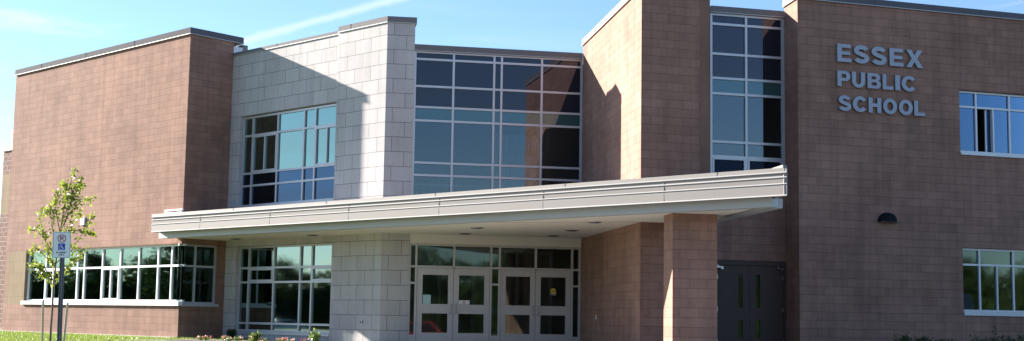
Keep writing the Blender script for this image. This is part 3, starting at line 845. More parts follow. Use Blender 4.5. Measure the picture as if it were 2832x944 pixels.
bm = bmesh.new(); fbox(bm, P12, 2.14, 2.64, .0, .15, 3.195, 3.22); o = link('lens', bm, M['coping_dark'], lampo); o.location = -lampo.location

def small_box(name, F, s0, s1, z0, z1, d, mat, label, cat, inset_mat='black'):
    b = bmesh.new(); fbox(b, F, s0, s1, .001, d, z0, z1)
    bmesh.ops.bevel(b, geom=b.edges[:], offset=min(d, .01) * .4, segments=2, affect='EDGES')
    o = link(name, b, M[mat]); c = F((s0 + s1) / 2, 0, (z0 + z1) / 2)
    me = o.data
    for v in me.vertices: v.co -= c
    o.location = c
    fb = bmesh.new(); W_ = (s1 - s0); H_ = (z1 - z0)
    fbox(fb, F, s0 + W_ * .3, s0 + W_ * .7, d + .0005, d + .004, z0 + H_ * .28, z0 + H_ * .72)
    k = link('cover_slot', fb, M[inset_mat], o)
    for v in k.data.vertices: v.co -= c
    return tag(o, label, cat)
small_box('power_socket', P7, 2.00, 2.10, .76, .87, .02, 'alu_white', 'small weatherproof socket on the brown wall right of the doors', 'socket', 'coping_dark')
small_box('hose_tap_box', P4, -.80, -.68, .54, .63, .03, 'steel', 'small grey hose outlet on the stone pier', 'outlet')
small_box('alarm_box', P1, -5.97, -5.72, 3.57, 3.83, .05, 'white', 'white box fixed to the sunlit wall behind the young tree', 'alarm box', 'alu_white')

# ------------------------------------------------------------------ papers in the windows
def flat(name, F, s0, s1, z0, z1, d, mat, label, cat):
    b = bmesh.new(); fbox(b, F, s0, s1, d, d + .002, z0, z1)
    o = link(name, b, M[mat]); c = F((s0 + s1) / 2, d, (z0 + z1) / 2)
    for v in o.data.vertices: v.co -= c
    o.location = c
    return tag(o, label, cat)
po = flat('poster', P1, -5.72, -4.80, 1.16, 1.68, -.20, 'poster', 'pale printed poster inside the ribbon window', 'poster')
flat('notice', P6, .39, .60, 1.10, 1.345, -.072, 'paper_teal', 'pale sheet taped to the leftmost glass door', 'notice')
no = flat('notice', P6, 1.365, 1.66, 1.105, 1.215, -.072, 'white', 'white no-smoking notice taped to a glass door', 'notice')
ye = flat('sticker', P6, 3.885, 4.06, 1.39, 1.50, -.072, 'violet', 'yellow disc sticker on the rightmost glass door', 'sticker')
def disc(F, s, z, r, d, mat, name, parent, r_in=0, n=28, th=.0015):
    b = bmesh.new()
    o_ = [b.verts.new(F(s + r * math.cos(k * 2 * math.pi / n), d, z + r * math.sin(k * 2 * math.pi / n))) for k in range(n)]
    if r_in:
        i_ = [b.verts.new(F(s + r_in * math.cos(k * 2 * math.pi / n), d, z + r_in * math.sin(k * 2 * math.pi / n))) for k in range(n)]
        for k in range(n): b.faces.new((o_[k], o_[(k + 1) % n], i_[(k + 1) % n], i_[k]))
    else: b.faces.new(o_)
    ob = link(name, b, M[mat], parent); ob.location = -parent.location
    return ob
disc(P6, 3.972, 1.505, .082, -.0685, 'yellow', 'printed_disc', ye)
b = bmesh.new(); fbox(b, P6, 3.90, 4.045, -.068, -.0675, 1.495, 1.512); o = link('printed_line', b, M['sign_black'], ye); o.location = -ye.location
disc(P6, 1.51, 1.16, .042, -.069, 'sign_red', 'prohibition_ring', no, .030)
F_ = Frame(P6(1.51, -.0685, 0), math.degrees(P6.a)); b = bmesh.new()
quad(b, [F_(-.034, 0, 1.186), F_(-.026, 0, 1.192), F_(.034, 0, 1.134), F_(.026, 0, 1.128)]); o = link('prohibition_bar', b, M['sign_red'], no); o.location = -no.location
b = bmesh.new(); quad(b, [F_(-.022, -.0003, 1.155), F_(.022, -.0003, 1.155), F_(.022, -.0003, 1.163), F_(-.022, -.0003, 1.163)]); o = link('cigarette_mark', b, M['sign_black'], no); o.location = -no.location

# pendant lamps in the lobby
pf = None
for (s, lab) in ((1.49, 'white dish pendant lamp behind the left half of the lobby glazing'), (3.9, 'white dish pendant lamp behind the right half of the lobby glazing')):
    c = P6(s, -3.2, 5.66)
    if pf is None:
        o = empty('pendant_lamp', c)
        b = bmesh.new(); tube(b, [(0, 0, .75), (0, 0, .45)], [.07, .07], 12); link('lamp_body', b, M['alu_white'], o)
        b = bmesh.new(); tube(b, [(0, 0, 2.3), (0, 0, .75)], [.008, .008], 5); link('cord', b, M['black'], o)
        b = bmesh.new(); tube(b, [(0, 0, .10), (0, 0, .06), (0, 0, -.02)], [.12, .40, .46], 24); link('lamp_shade', b, M['alu_white'], o, smooth=True)
        b = bmesh.new(); tube(b, [(0, 0, .45), (0, 0, .10)], [.012, .012], 6); link('stem', b, M['steel'], o)
        pf = o
    else:
        o = pf.copy(); col.objects.link(o); o.location = c
        for ch in pf.children:
            k = ch.copy(); col.objects.link(k); k.parent = o
    tag(o, lab, 'pendant lamp', 'pendant lamps in the lobby')

# ------------------------------------------------------------------ ground
def smooth(x, a, b):
    t = min(1, max(0, (x - a) / (b - a))); return t * t * (3 - 2 * t)
def gz(x, y):
    d = y + .30 * min(max(x, -10), 10) * 0
    base = -.92 + .92 * smooth(y, 9, 27)
    return base - 1.1 * smooth(-x, 40, 80) * smooth(y, 9, 27)
def sheet(name, x0, x1, y0, y1, nx, ny, dz, mat, test=None):
    bm = bmesh.new()
    V = {}
    def v(i, j):
        if (i, j) not in V:
            x = x0 + (x1 - x0) * i / nx; y = y0 + (y1 - y0) * j / ny
            V[i, j] = bm.verts.new((x, y, gz(x, y) + dz))
        return V[i, j]
    for i in range(nx):
        for j in range(ny):
            bm.faces.new((v(i, j), v(i + 1, j), v(i + 1, j + 1), v(i, j + 1)))
    o = link(name, bm, mat, smooth=True)
    return tag(o, kind='structure')
bm = bmesh.new()
ys = [-1500, -300, -100, -30, 5] + [9 + i * 1.0 for i in range(19)] + [32, 50, 100, 400, 2500]
xs = [-2500, -300, -80, -70, -60, -50, -40, -30, 0, 30, 80, 300, 2500]
vv = [[bm.verts.new((x, y, gz(x, y) - .004)) for x in xs] for y in ys]
for j in range(len(ys) - 1):
    for i in range(len(xs) - 1): bm.faces.new((vv[j][i], vv[j][i + 1], vv[j + 1][i + 1], vv[j + 1][i]))
tag(link('ground', bm, M['lawn'], smooth=True), 'mown lawn around the school', 'ground', kind='structure')
tag(sheet('parking_lot', -70, 70, -32, 7.5, 4, 6, .004, M['asphalt']), 'asphalt parking lot', 'parking lot')
tag(sheet('added_asphalt', -3, 60, 8, 24, 6, 16, .006, M['asphalt']), 'unseen asphalt sheet added to darken light bounced off the ground', 'added_asphalt')  # unseen asphalt added over the lawn to cut its green bounce light
bm = bmesh.new(); fbox(bm, W0, -70, 70, -7.5, -7.68, gz(0, 7.5) - .1, gz(0, 7.5) + .13)
tag(link('kerb', bm, M['kerbmat']), 'concrete kerb of the parking lot', 'kerb', kind='structure')
bm = bmesh.new()
for i in range(16):
    x = -24 + i * 2.9
    quad(bm, [(x, 2.2, gz(0, 2) + .009), (x + .1, 2.2, gz(0, 2) + .009), (x + .1, 7.3, gz(0, 2) + .009), (x, 7.3, gz(0, 2) + .009)])
tag(link('parking_lines', bm, M['linepaint']), 'white parking bay lines', 'markings', kind='structure')
# entrance walk: paving that runs out from the doors
bm = bmesh.new()
L0 = [P4(-.6, .25, 0), P6(.1, .02, 0), P6(P6L - .02, .02, 0), P7(P7L + .02, .02, 0), P10(.0, .01, 0), P10(P10L - .01, .01, 0), P12(.1, .6, 0)]
lo = [(p.x, p.y) for p in L0] + [(7.2, 28), (6.2, 24), (-1.8, 24), (-3.4, 33.2)]
prism(bm, lo, -.45, .012)
tag(link('entrance_walk', bm, M['concrete']), 'pale concrete paving before the entrance', 'paving', kind='structure')
bm = bmesh.new(); prism(bm, [P3(-.0, .06, 0)[:2], P3(5.0, .1, 0)[:2], P4(-.7, .1, 0)[:2], P4(-.3, 3.0, 0)[:2], P3(2.0, 3.2, 0)[:2], P3(.5, 1.2, 0)[:2], P2(P2L - .1, .1, 0)[:2]], -.3, .012)
tag(link('planting_bed', bm, M['mulch']), 'mulched bed under the stone wall', 'bed', kind='structure')
bm = bmesh.new(); prism(bm, [P12(.7, .06, 0)[:2], P12(12, .06, 0)[:2], P12(12, 1.6, 0)[:2], P12(.7, 1.6, 0)[:2]], -.3, .03)
tag(link('planting_bed', bm, M['mulch']), 'mulched bed under the name wall', 'bed', kind='structure')
bm = bmesh.new(); fbox(bm, P1, -11.3, .0, .002, .14, -.2, .045)
tag(link('foundation_strip', bm, M['kerbmat']), 'pale concrete strip along the foot of the wall', 'strip', kind='structure')

# grass blades on the strip of lawn that shows
bm = bmesh.new()
rnd = random.Random(3)
cnt = 0
while cnt < 26000:
    x = rnd.uniform(-23, -6.5); y = rnd.uniform(29.5, 50)
    # in front of the wall plane
    rel = Vector((x, y)) - P1.p
    if rel.dot(P1.n) < .16 and rel.dot(P1.t) < .2: continue
    if rel.dot(P1.t) > .3 and rel.dot(P1.n) < 3.3 and rel.dot(P1.t) > 1.6 - .6 * rel.dot(P1.n): continue
    if x / y < -.41: continue
    h = rnd.uniform(.035, .085); a = rnd.uniform(0, 6.28); wd = rnd.uniform(.008, .016)
    z = gz(x, y) - .01
    dx, dy = math.cos(a) * wd, math.sin(a) * wd
    lx, ly = rnd.uniform(-.03, .03), rnd.uniform(-.03, .03)
    v1 = bm.verts.new((x - dx, y - dy, z)); v2 = bm.verts.new((x + dx, y + dy, z)); v3 = bm.verts.new((x + lx, y + ly, z + h))
    bm.faces.new((v1, v2, v3)); cnt += 1
tag(link('grass', bm, M['blade']), 'short bright lawn grass before the left wall', 'grass', kind='stuff')

# ------------------------------------------------------------------ plants
def leaf(bm, c, size, rnd, mi=0, up=.3, narrow=.6):
    d = Vector((rnd.gauss(0, 1), rnd.gauss(0, 1), rnd.gauss(0, 1) + up)).normalized()
    t = d.orthogonal().normalized()
    t = Matrix.Rotation(rnd.uniform(0, 6.28), 3, d) @ t
    b = d.cross(t)
    L_ = size * rnd.uniform(.75, 1.25); w_ = L_ * narrow * .5
    p = [c, c + t * L_ * .45 + b * w_ + d * .04 * L_, c + t * L_ + d * (-.06) * L_, c + t * L_ * .45 - b * w_ + d * .04 * L_]
    f = bm.faces.new([bm.verts.new(q) for q in p]); f.material_index = mi
def branch_pts(a, b, n, wob, rnd):
    return [a.lerp(b, i / n) + Vector((rnd.gauss(0, wob), rnd.gauss(0, wob), rnd.gauss(0, wob * .5))) * (1 if 0 < i < n else 0) for i in range(n + 1)]

# young staked tree
YT = 25.0
def ypt(u, v, off=0):
    """u,v: metres across and above ground in the crown's own plane"""
    return Vector((u, off, v))
yx = -8.55; yz = gz(yx, YT)
yt = empty('young_tree', (yx, YT, yz - .05))
tag(yt, 'thin staked young tree with sparse yellow-green leaves', 'tree')
rnd = random.Random(11)
tb_, lb_ = bmesh.new(), bmesh.new()
K = 25 / 24.0
sx = 1 / 147.0                                # metres per source pixel at that distance
def P(u, v): return Vector(((u - 157) * sx, rnd.uniform(-.16, .16), (944 - v) * sx + .22 * K - yz))
trunk = [Vector((0, 0, -.3)), Vector((-.01, 0, .5)), Vector((.0, 0, .9)), P(156, 800), P(160, 720), P(166, 640), P(176, 560), P(190, 500), P(200, 464)]
for q in trunk[3:]: q.y *= .2
tube(tb_, trunk, [.024, .021, .019, .017, .014, .012, .009, .006, .003], 8)
tips = []
br = [((160, 740), (105, 690), (86, 700)), ((158, 760), (130, 700), (110, 640), (75, 640)), ((160, 715), (125, 660), (100, 600), (112, 580)),
      ((163, 690), (145, 620), (135, 570), (128, 590)), ((166, 640), (150, 580), (146, 550), (150, 530)), ((167, 640), (195, 590), (225, 560), (243, 548)),
      ((170, 610), (200, 560), (218, 530), (220, 505)), ((160, 730), (200, 690), (245, 630), (250, 600)), ((158, 770), (190, 740), (215, 715), (230, 690)),
      ((158, 780), (135, 745), (110, 735), (90, 740)), ((168, 640), (215, 640), (240, 640), (252, 650)), ((172, 590), (185, 550), (178, 520), (170, 510)),
      ((158, 790), (175, 760), (195, 735), (205, 715)), ((158, 795), (140, 770), (128, 760), (120, 740)), ((175, 560), (200, 540), (205, 520), (212, 515)), ((162, 700), (180, 650), (205, 610), (215, 590))]
twigs = []
for b_ in br:
    pts = [P(*b_[0])] + [P(*q) for q in b_[1:]]
    pts[0].y *= .1
    n = len(pts)
    tube(tb_, pts, [.008 * (1 - i / n) + .002 for i in range(n)], 5)
    for i in range(1, n):
        for k in range(13):
            t = rnd.random(); twigs.append(pts[i - 1].lerp(pts[i], .35 + .65 * t if i == 1 else t))
    twigs += [pts[-1]] * 6
for i in range(5, len(trunk)):
    for k in range(14): twigs.append(trunk[i - 1].lerp(trunk[i], rnd.random()))
for c in twigs:
    for k in range(rnd.choice((1, 2, 3, 3))):
        q = c + Vector((rnd.gauss(0, .035), rnd.gauss(0, .045), rnd.gauss(0, .035)))
        leaf(lb_, q, .062, rnd, narrow=.85)
link('trunk', tb_, M['bark'], yt, smooth=True)
link('crown', lb_, M['leaf'], yt)
# its two wooden stakes
def stake(u0, v0, u1, y, lab):
    top = Vector(((u0 - 1416) / 3675.7 * y, y, 0)); 
    o = empty('tree_stake', (0, 0, 0))
    return o
for (xt, zt, xb, lab) in ((-8.73, .95, -8.69, 'wooden tree stake left of the young tree'), (-8.27, .905, -8.33, 'leaning wooden tree stake right of the young tree')):
    b = bmesh.new(); z0 = -.35
    d = Vector((xt - xb, 0, zt - z0)).normalized(); zb_ = z0
    base = Vector((xb, 0, z0)); top = Vector((xt, 0, zt))
    tube(b, [base, base.lerp(top, .5), top - d * .012, top], [.021, .021, .021, .014], 8)
    o = link('tree_stake', b, M['wood']); 
    for v in o.data.vertices: v.co.x -= xb
    o.location = (xb, 25.0, 0)
    tag(o, lab, 'stake', 'stakes of the young tree')

# low planting
def bush(name, x, y, z, w_, h_, n, size, mat, seed, label, cat, group=None, petals=None, spike=0):
    rnd = random.Random(seed)
    o = empty(name, (x, y, z))
    s, l = bmesh.new(), bmesh.new()
    stems = max(5, int(n / 40))
    for i in range(stems):
        a = rnd.uniform(0, 6.28); r = w_ * rnd.uniform(.1, .5)
        top = Vector((math.cos(a) * r, math.sin(a) * r, h_ * rnd.uniform(.6, 1.0)))
        if spike and i == 0: top = Vector((0, 0, h_ + spike))
        pts = [Vector((math.cos(a) * r * .2, math.sin(a) * r * .2, -.05)), top * .5 + Vector((0, 0, .02)), top]
        tube(s, pts, [.006, .005, .002], 4)
        for k in range(n // stems):
            t = rnd.random() ** .6
            c = pts[1].lerp(pts[2], t * 2 - 1) if t > .5 else pts[0].lerp(pts[1], t * 2)
            leaf(l, c + Vector((rnd.gauss(0, .03), rnd.gauss(0, .03), rnd.gauss(0, .02))), size, rnd, up=.8, narrow=.55)
    link('stem', s, M['bark'], o); link('foliage', l, M[mat], o)
    if petals:
        p = bmesh.new()
        for i in range(rnd.randint(2, 4)):
            c = Vector((rnd.uniform(-.5, .5) * w_, rnd.uniform(-.5, .5) * w_, h_ * rnd.uniform(.8, 1.15)))
            for k in range(7):
                a = k * .9; leaf(p, c, .045, rnd, up=1.5, narrow=.9)
        link('blossom', p, M[petals], o)
    return tag(o, label, cat, group)
def bed_pt(s, d): p = P3(s, d, 0); return p.x, p.y
fl = [(2.6, 'petal_pink'), (3.0, 'petal_pink'), (3.6, 'petal_pink'), (4.06, 'petal_magenta'), (4.42, 'petal_pink'), (4.77, 'petal_pink'), (5.6, 'petal_magenta'), (6.1, 'petal_pink'), (6.4, 'petal_pink'), (6.8, 'petal_pink'), (7.15, 'petal_magenta')]
for i, (s, pt) in enumerate(fl):
    x, y = bed_pt(s, 2.5 + .12 * math.sin(i * 2.3))
    colr = 'pink' if pt == 'petal_pink' else 'magenta'
    where = ['at the far left end of the bed', 'just right of the first pink plant', 'below the left edge of the lower stone-wall window', 'below the second pane of the lower window', 'left of the first tall yellow-green plant',
             'right of the first tall yellow-green plant', 'in the middle of the flower bed', 'under the third window bay', 'under the narrow window bay', 'left of the second tall yellow-green plant', 'at the pier end of the flower bed'][i]
    bush('flower', x, y, .0, .22, .10 + .04 * ((i * 7) % 3) / 2, 90, .05, 'leaf_bed', 50 + i, 'low %s flowering plant %s' % (colr, where), 'flower', 'flowers in the bed under the stone wall', petals=pt)
for s, dd, hh, lab in ((5.17, 2.5, .24, 'tall yellow-green leafy plant under the middle of the lower window'), (7.65, 2.5, .34, 'tallest yellow-green leafy plant, beside the stone pier'), (1.2, .5, .26, 'dark leafy plant in the shaded corner of the bed')):
    x, y = bed_pt(s, dd)
    bush('leafy_plant', x, y, .02, .26, hh, 260, .085, 'leaf_bed' if dd > 1 else 'leaf_shrub', int(s * 10), lab, 'plant', 'tall plants in the flower bed')
for i, (s, d_, w2, h2, sp, lab) in enumerate(((2.35, .7, .5, .52, .0, 'dark shrub left end of the row under the wall light'), (2.9, .75, .6, .47, .0, 'low dark shrub just right of the first one in the row'), (3.5, .7, .5, .40, 0, 'lowest dark shrub, midway along the name wall'),
                                         (4.35, .75, .65, .50, 0, 'dark shrub left of the spiky one, under the window edge'), (4.85, .7, .5, .52, .22, 'dark shrub with one tall spike under the lower right window'), (5.45, .75, .6, .52, 0, 'wide dark shrub right of the spiky one'), (6.2, .7, .65, .50, 0, 'dark shrub at the right edge of the view'))):
    p = P12(s, d_, 0)
    bush('shrub', p.x, p.y, .02, w2, h2, 520, .06, 'leaf_shrub', 80 + i, lab, 'shrub', 'shrubs along the name wall', spike=sp)

# ------------------------------------------------------------------ parking sign
SY = 23.0
sg = empty('parking_sign', (-7.75, SY, -.2), R(2))
tag(sg, 'white no-parking and wheelchair permit sign on a metal post', 'sign')
SF = Frame((0, 0), 6)
tiltv = 0
b = bmesh.new(); fbox(b, SF, -.15, .15, -.002, .0, 0, .452); bmesh.ops.translate(b, verts=b.verts, vec=(0, 0, 1.855))
face = link('sign_panel', b, M['sign_white'], sg); face.location = (0.02, 0, 0)
def sface(b, name, mat):
    bmesh.ops.translate(b, verts=b.verts, vec=(0, 0, 1.855))
    o = link(name, b, M[mat], face); return o
b = bmesh.new()
for (x0, x1, z0, z1) in ((-.143, .143, .441, .446), (-.143, .143, .006, .011), (-.143, -.138, .011, .441), (.138, .143, .011, .441)): fbox(b, SF, x0, x1, .0005, .0012, z0, z1)
sface(b, 'border', 'sign_black')
def ring(b, F, cx, cz, r, ri, d, n=32):
    o_ = [b.verts.new(F(cx + r * math.cos(k * 6.28318 / n), d, cz + r * math.sin(k * 6.28318 / n))) for k in range(n)]
    i_ = [b.verts.new(F(cx + ri * math.cos(k * 6.28318 / n), d, cz + ri * math.sin(k * 6.28318 / n))) for k in range(n)]
    for k in range(n): b.faces.new((o_[k], o_[(k + 1) % n], i_[(k + 1) % n], i_[k]))
b = bmesh.new(); ring(b, SF, .0, .335, .072, .058, .004)
quad(b, [SF(-.050, .004, .379), SF(-.042, .004, .387), SF(.050, .004, .291), SF(.042, .004, .283)])
sface(b, 'prohibition_ring', 'sign_red')
# P of the prohibition symbol, drawn slanted like the original
b = bmesh.new()
quad(b, [SF(-.030, .003, .298), SF(-.014, .003, .298), SF(-.008, .003, .372), SF(-.024, .003, .372)])
arc = ell(.006, .352, .026, .021, -90, 90, 10)
inn_ = ell(.006, .352, .012, .009, -90, 90, 10)
for i in range(10):
    quad(b, [SF(arc[i][0], .003, arc[i][1]), SF(arc[i + 1][0], .003, arc[i + 1][1]), SF(inn_[i + 1][0], .003, inn_[i + 1][1]), SF(inn_[i][0], .003, inn_[i][1])])
quad(b, [SF(-.0095, .003, .361), SF(.006, .003, .361), SF(.006, .003, .373), SF(-.0085, .003, .373)])
quad(b, [SF(-.012, .003, .331), SF(.006, .003, .331), SF(.006, .003, .343), SF(-.011, .003, .343)])
sface(b, 'letter', 'sign_black')
b = bmesh.new(); fbox(b, SF, -.058, .058, .0008, .0016, .135, .250); sface(b, 'blue_panel', 'sign_blue')
b = bmesh.new()
def dsc(b, cx, cz, r, d=.003, n=16): b.faces.new([b.verts.new(SF(cx + r * math.cos(k * 6.28318 / n), d, cz + r * math.sin(k * 6.28318 / n))) for k in range(n)])
dsc(b, -.012, .233, .009)
def bar(b, x0, z0, x1, z1, w_, d=.003):
    dx, dz = x1 - x0, z1 - z0; l = math.hypot(dx, dz); nx, nz = -dz / l * w_ / 2, dx / l * w_ / 2
    quad(b, [SF(x0 + nx, d, z0 + nz), SF(x0 - nx, d, z0 - nz), SF(x1 - nx, d, z1 - nz), SF(x1 + nx, d, z1 + nz)])
bar(b, -.012, .222, -.008, .190, .010); bar(b, -.010, .2075, .016, .2055, .007, .0032); bar(b, -.008, .186, .018, .184, .010, .0034); bar(b, .018, .188, .030, .158, .009, .0036); bar(b, .027, .157, .043, .162, .008, .0038)
a_ = [(-.008 + .034 * math.cos(R(t)), .176 + .034 * math.sin(R(t))) for t in range(120, 341, 15)]
for (x0, z0), (x1, z1) in zip(a_, a_[1:]): bar(b, x0, z0, x1, z1, .007, .0028)
sface(b, 'wheelchair_symbol', 'white')
def text(s, size, z, name):
    cu = bpy.data.curves.new(name, 'FONT'); cu.body = s; cu.size = size; cu.align_x = 'CENTER'; cu.extrude = .0004; cu.offset = .0012
    o = bpy.data.objects.new('tmp', cu); col.objects.link(o)
    dg = bpy.context.evaluated_depsgraph_get(); dg.update()
    me = bpy.data.meshes.new_from_object(o.evaluated_get(dg)); bpy.data.objects.remove(o)
    me.name = name; me.materials.clear(); me.materials.append(M['sign_black'])
    for v in me.vertices: v.co = SF(v.co.x, .0015 + v.co.z, 1.855 + z + v.co.y)
    ob = bpy.data.objects.new(name, me); col.objects.link(ob); ob.parent = face
    return ob
text('BY PERMIT', .037, .082, 'lettering'); text('ONLY', .037, .044, 'lettering')
# perforated U-channel post
b = bmesh.new()
PF = Frame((.035, .006), 6)
fbox(b, PF, -.018, .018, -.020, -.016, -.5, 2.22)
fbox(b, PF, -.040, -.0185, -.004, .0, -.5, 2.22); fbox(b, PF, .0185, .040, -.004, .0, -.5, 2.22)
for x in (-.0185, .0185): quad(b, [PF(x, -.018, -.5), PF(x, -.001, -.5), PF(x, -.001, 2.22), PF(x, -.018, 2.22)])
fbox(b, PF, -.034, .034, -.045, -.0205, -.5, 2.2)
post = link('post', b, M['galv'], sg)
b = bmesh.new()
for k in range(90):
    z = -.3 + k * .0254
    n = 8; cc = [b.verts.new(PF(.0 + .005 * math.cos(i * .7854), -.0155, z + .005 * math.sin(i * .7854))) for i in range(n)]
    b.faces.new(cc)
link('post_holes', b, M['linepaint'], post)
sg.rotation_euler = (0, R(-1.0), R(2))

# ------------------------------------------------------------------ surroundings seen in the glass
def big_tree(seed, h, wd, nl, mat):
    rnd = random.Random(seed)
    t, l = bmesh.new(), bmesh.new()
    tube(t, [Vector((0, 0, -.3)), Vector((.05, 0, h * .25)), Vector((0, .1, h * .6)), Vector((0, 0, h * .9))], [h * .03, h * .024, h * .012, h * .004], 8)
    cl = []
    for i in range(26):
        a = rnd.uniform(0, 6.28); zz_ = rnd.uniform(.22, .97); rad = wd * .5 * math.sin(min(1, (1.04 - zz_) * 1.6) * math.pi / 2) * rnd.uniform(.35, 1)
        c = Vector((math.cos(a) * rad, math.sin(a) * rad, h * zz_))
        tube(t, [Vector((0, 0, h * max(.15, zz_ - .22))), c * .5 + Vector((0, 0, h * (zz_ - .05) * .5)), c], [h * .008, h * .005, h * .002], 5)
        cl.append((c, rnd.uniform(.09, .17) * h))
    for i in range(nl):
        c, r = rnd.choice(cl)
        v = Vector((rnd.gauss(0, .5), rnd.gauss(0, .5), rnd.gauss(0, .42))) * r
        leaf(l, c + v, .032 * h, rnd, up=.4, narrow=.8)
    return t, l
protos = []
for sd, h, wd in ((1, 9, 7), (2, 11, 7.5), (3, 8, 8)):
    o = empty('tree', (0, 0, 0)); t, l = big_tree(sd, h, wd, 6000, 'leaf_dark')
    link('trunk', t, M['bark_big'], o, smooth=True); link('crown', l, M['leaf_dark'], o); protos.append(o)
spots = [(-150, 78), (-148, 66), (-152, 55), (-146, 44), (-150, 33), (-147, 22), (-150, 10), (-140, -4), (-128, -14),
         (-60, -62), (-48, -60), (-37, -63), (-26, -60), (-15, -62), (-5, -59), (6, -62), (17, -60), (28, -63), (40, -60), (52, -62), (88, -46), (97, -33), (96, -20), (99, -8), (97, 5)]
rnd = random.Random(5)
for i, (x, y) in enumerate(spots):
    pr = protos[i % 3]
    if i < 3: o = pr
    else:
        o = pr.copy(); col.objects.link(o)
        for ch in pr.children:
            c = ch.copy(); col.objects.link(c); c.parent = o
    o.location = (x + rnd.uniform(-2, 2), y, gz(x, y)); o.rotation_euler = (0, 0, rnd.uniform(0, 6.28)); s = rnd.uniform(.75, 1.15); o.scale = (s, s, s)
    tag(o, 'broad dark green tree beyond the lawn and lot, seen only in the glass', 'tree', 'trees around the parking lot')

# dense belts of undergrowth that close the view below the trees
def belt(name, pts, seed, label):
    rnd = random.Random(seed); b = bmesh.new()
    for (x0, y0), (x1, y1) in zip(pts, pts[1:]):
        L_ = math.hypot(x1 - x0, y1 - y0)
        core = Frame((x0, y0), angd((x0, y0), (x1, y1)))
        for i in range(int(L_ / 2)):
            c = core(i * 2 + 1, 0, 0); h = 7.0 + 3.0 * noise.noise(Vector((c.x, c.y, 0)) * .12)
            fbox(b, core, i * 2, i * 2 + 1.99, -.6, .6, gz(c.x, c.y) - .3, gz(c.x, c.y) + h - 1.2)
        for i in range(int(L_ * 200)):
            t = rnd.random(); h = 7.8 + 3.0 * noise.noise(Vector((x0 + t * (x1 - x0), y0 + t * (y1 - y0), 0)) * .12)
            x = x0 + t * (x1 - x0) + rnd.gauss(0, 1.2); y = y0 + t * (y1 - y0) + rnd.gauss(0, 1.2)
            leaf(b, Vector((x, y, gz(x, y) + h * rnd.random() ** .8)), .6, rnd, up=.4, narrow=.8)
    return tag(link(name, b, M['leaf_dark']), label, 'undergrowth', kind='stuff')
belt('undergrowth', [(-158, 110), (-156, 40), (-150, -20), (-110, -50), (-60, -68), (0, -68), (70, -66), (98, -45), (104, 0), (104, 45)], 9, 'dark belt of undergrowth beyond the parking lot')

def car(name, x, y, rz, paint, label, roofh=1.42, L_=4.4):
    o = empty(name, (x, y, gz(x, y)), rz)
    m = plain(name + '_paint', paint, .25, .1, .02, 1)
    prof = [(-.5, .28), (-.5, .62), (-.47, .78), (-.34, .86), (-.20, roofh - .06), (-.06, roofh), (.14, roofh - .02), (.28, .92), (.45, .80), (.5, .62), (.5, .28)]
    b = bmesh.new()
    rows_ = []
    for yy, sc in ((-.85, .97), (-.80, 1), (0, 1.015), (.80, 1), (.85, .97)):
        row = []
        for u, z in prof:
            ins = .16 * max(0, (z - .85)) / .55 if abs(yy) > .5 else 0
            row.append(b.verts.new((u * L_, yy * (1 - ins), .28 + (z - .28) * sc)))
        rows_.append(row)
    for a, c in zip(rows_, rows_[1:]):
        for i in range(len(prof) - 1): b.faces.new((a[i], a[i + 1], c[i + 1], c[i]))
    for r_ in (rows_[0], rows_[-1]): b.faces.new(r_)
    bmesh.ops.recalc_face_normals(b, faces=b.faces)
    link('body', b, m, o, smooth=False)
    g = bmesh.new()
    for sy in (-1, 1):
        yy = .80 * sy
        quad(g, [(-.30 * L_, yy * 1.045, .90), (.24 * L_, yy * 1.045, .92), (.13 * L_, yy * .915, roofh - .08), (-.18 * L_, yy * .915, roofh - .10)])
    link('side_window', g, M['black'], o)
    for sx_ in (-.31, .31):
        for sy in (-.78, .78):
            wb = bmesh.new(); bmesh.ops.create_cone(wb, cap_ends=True, segments=24, radius1=.32, radius2=.32, depth=.2)
            bmesh.ops.rotate(wb, verts=wb.verts, matrix=Matrix.Rotation(math.pi / 2, 3, 'X')); bmesh.ops.translate(wb, verts=wb.verts, vec=(sx_ * L_, sy, .32))
            w1 = link('wheel', wb, M['black'], o)
            hb = bmesh.new(); bmesh.ops.create_cone(hb, cap_ends=True, segments=16, radius1=.19, radius2=.19, depth=.22)
            bmesh.ops.rotate(hb, verts=hb.verts, matrix=Matrix.Rotation(math.pi / 2, 3, 'X')); bmesh.ops.translate(hb, verts=hb.verts, vec=(sx_ * L_, sy, .32))
            link('rim', hb, M['steel'], w1)
    return tag(o, label, 'car', 'cars parked behind the viewer')
car('parked_car', -96, 49.0, R(75), (.35, .42, .45), 'pale grey-blue parked car mirrored in the lower window')
car('parked_car', 7.6, 4.5, R(20), (.35, .02, .02), 'red parked car mirrored in the entrance doors')
car('parked_car', 22.0, 24.3, R(143), (.75, .75, .72), 'white parked van mirrored in the lower right window', roofh=1.9)

# ------------------------------------------------------------------ light and sky
SAZ, SEL = 149.3, 20.8
sd = Vector((math.cos(R(SAZ)) * math.cos(R(SEL)), math.sin(R(SAZ)) * math.cos(R(SEL)), math.sin(R(SEL))))
sun = bpy.data.lights.new('sun', 'SUN'); sun.energy = 4.4; sun.angle = R(.5); sun.color = (1, .92, .82)
so = bpy.data.objects.new('sun', sun); col.objects.link(so); so.rotation_euler = sd.to_track_quat('Z', 'Y').to_euler()
so.location = (-60, 80, 60)
world = bpy.data.worlds.new('World'); scene.world = world; world.use_nodes = True
nt = world.node_tree; nt.nodes.clear(); L = nt.links.new
out = N(nt, 'ShaderNodeOutputWorld'); bg = N(nt, 'ShaderNodeBackground'); bg.inputs['Strength'].default_value = .056
sky = N(nt, 'ShaderNodeTexSky', sky_type='NISHITA'); sky.sun_disc = False
sky.sun_elevation = R(SEL); sky.sun_rotation = R(90 - SAZ) % (2 * math.pi)
sky.air_density = 1.0; sky.dust_density = .15; sky.ozone_density = 1.6
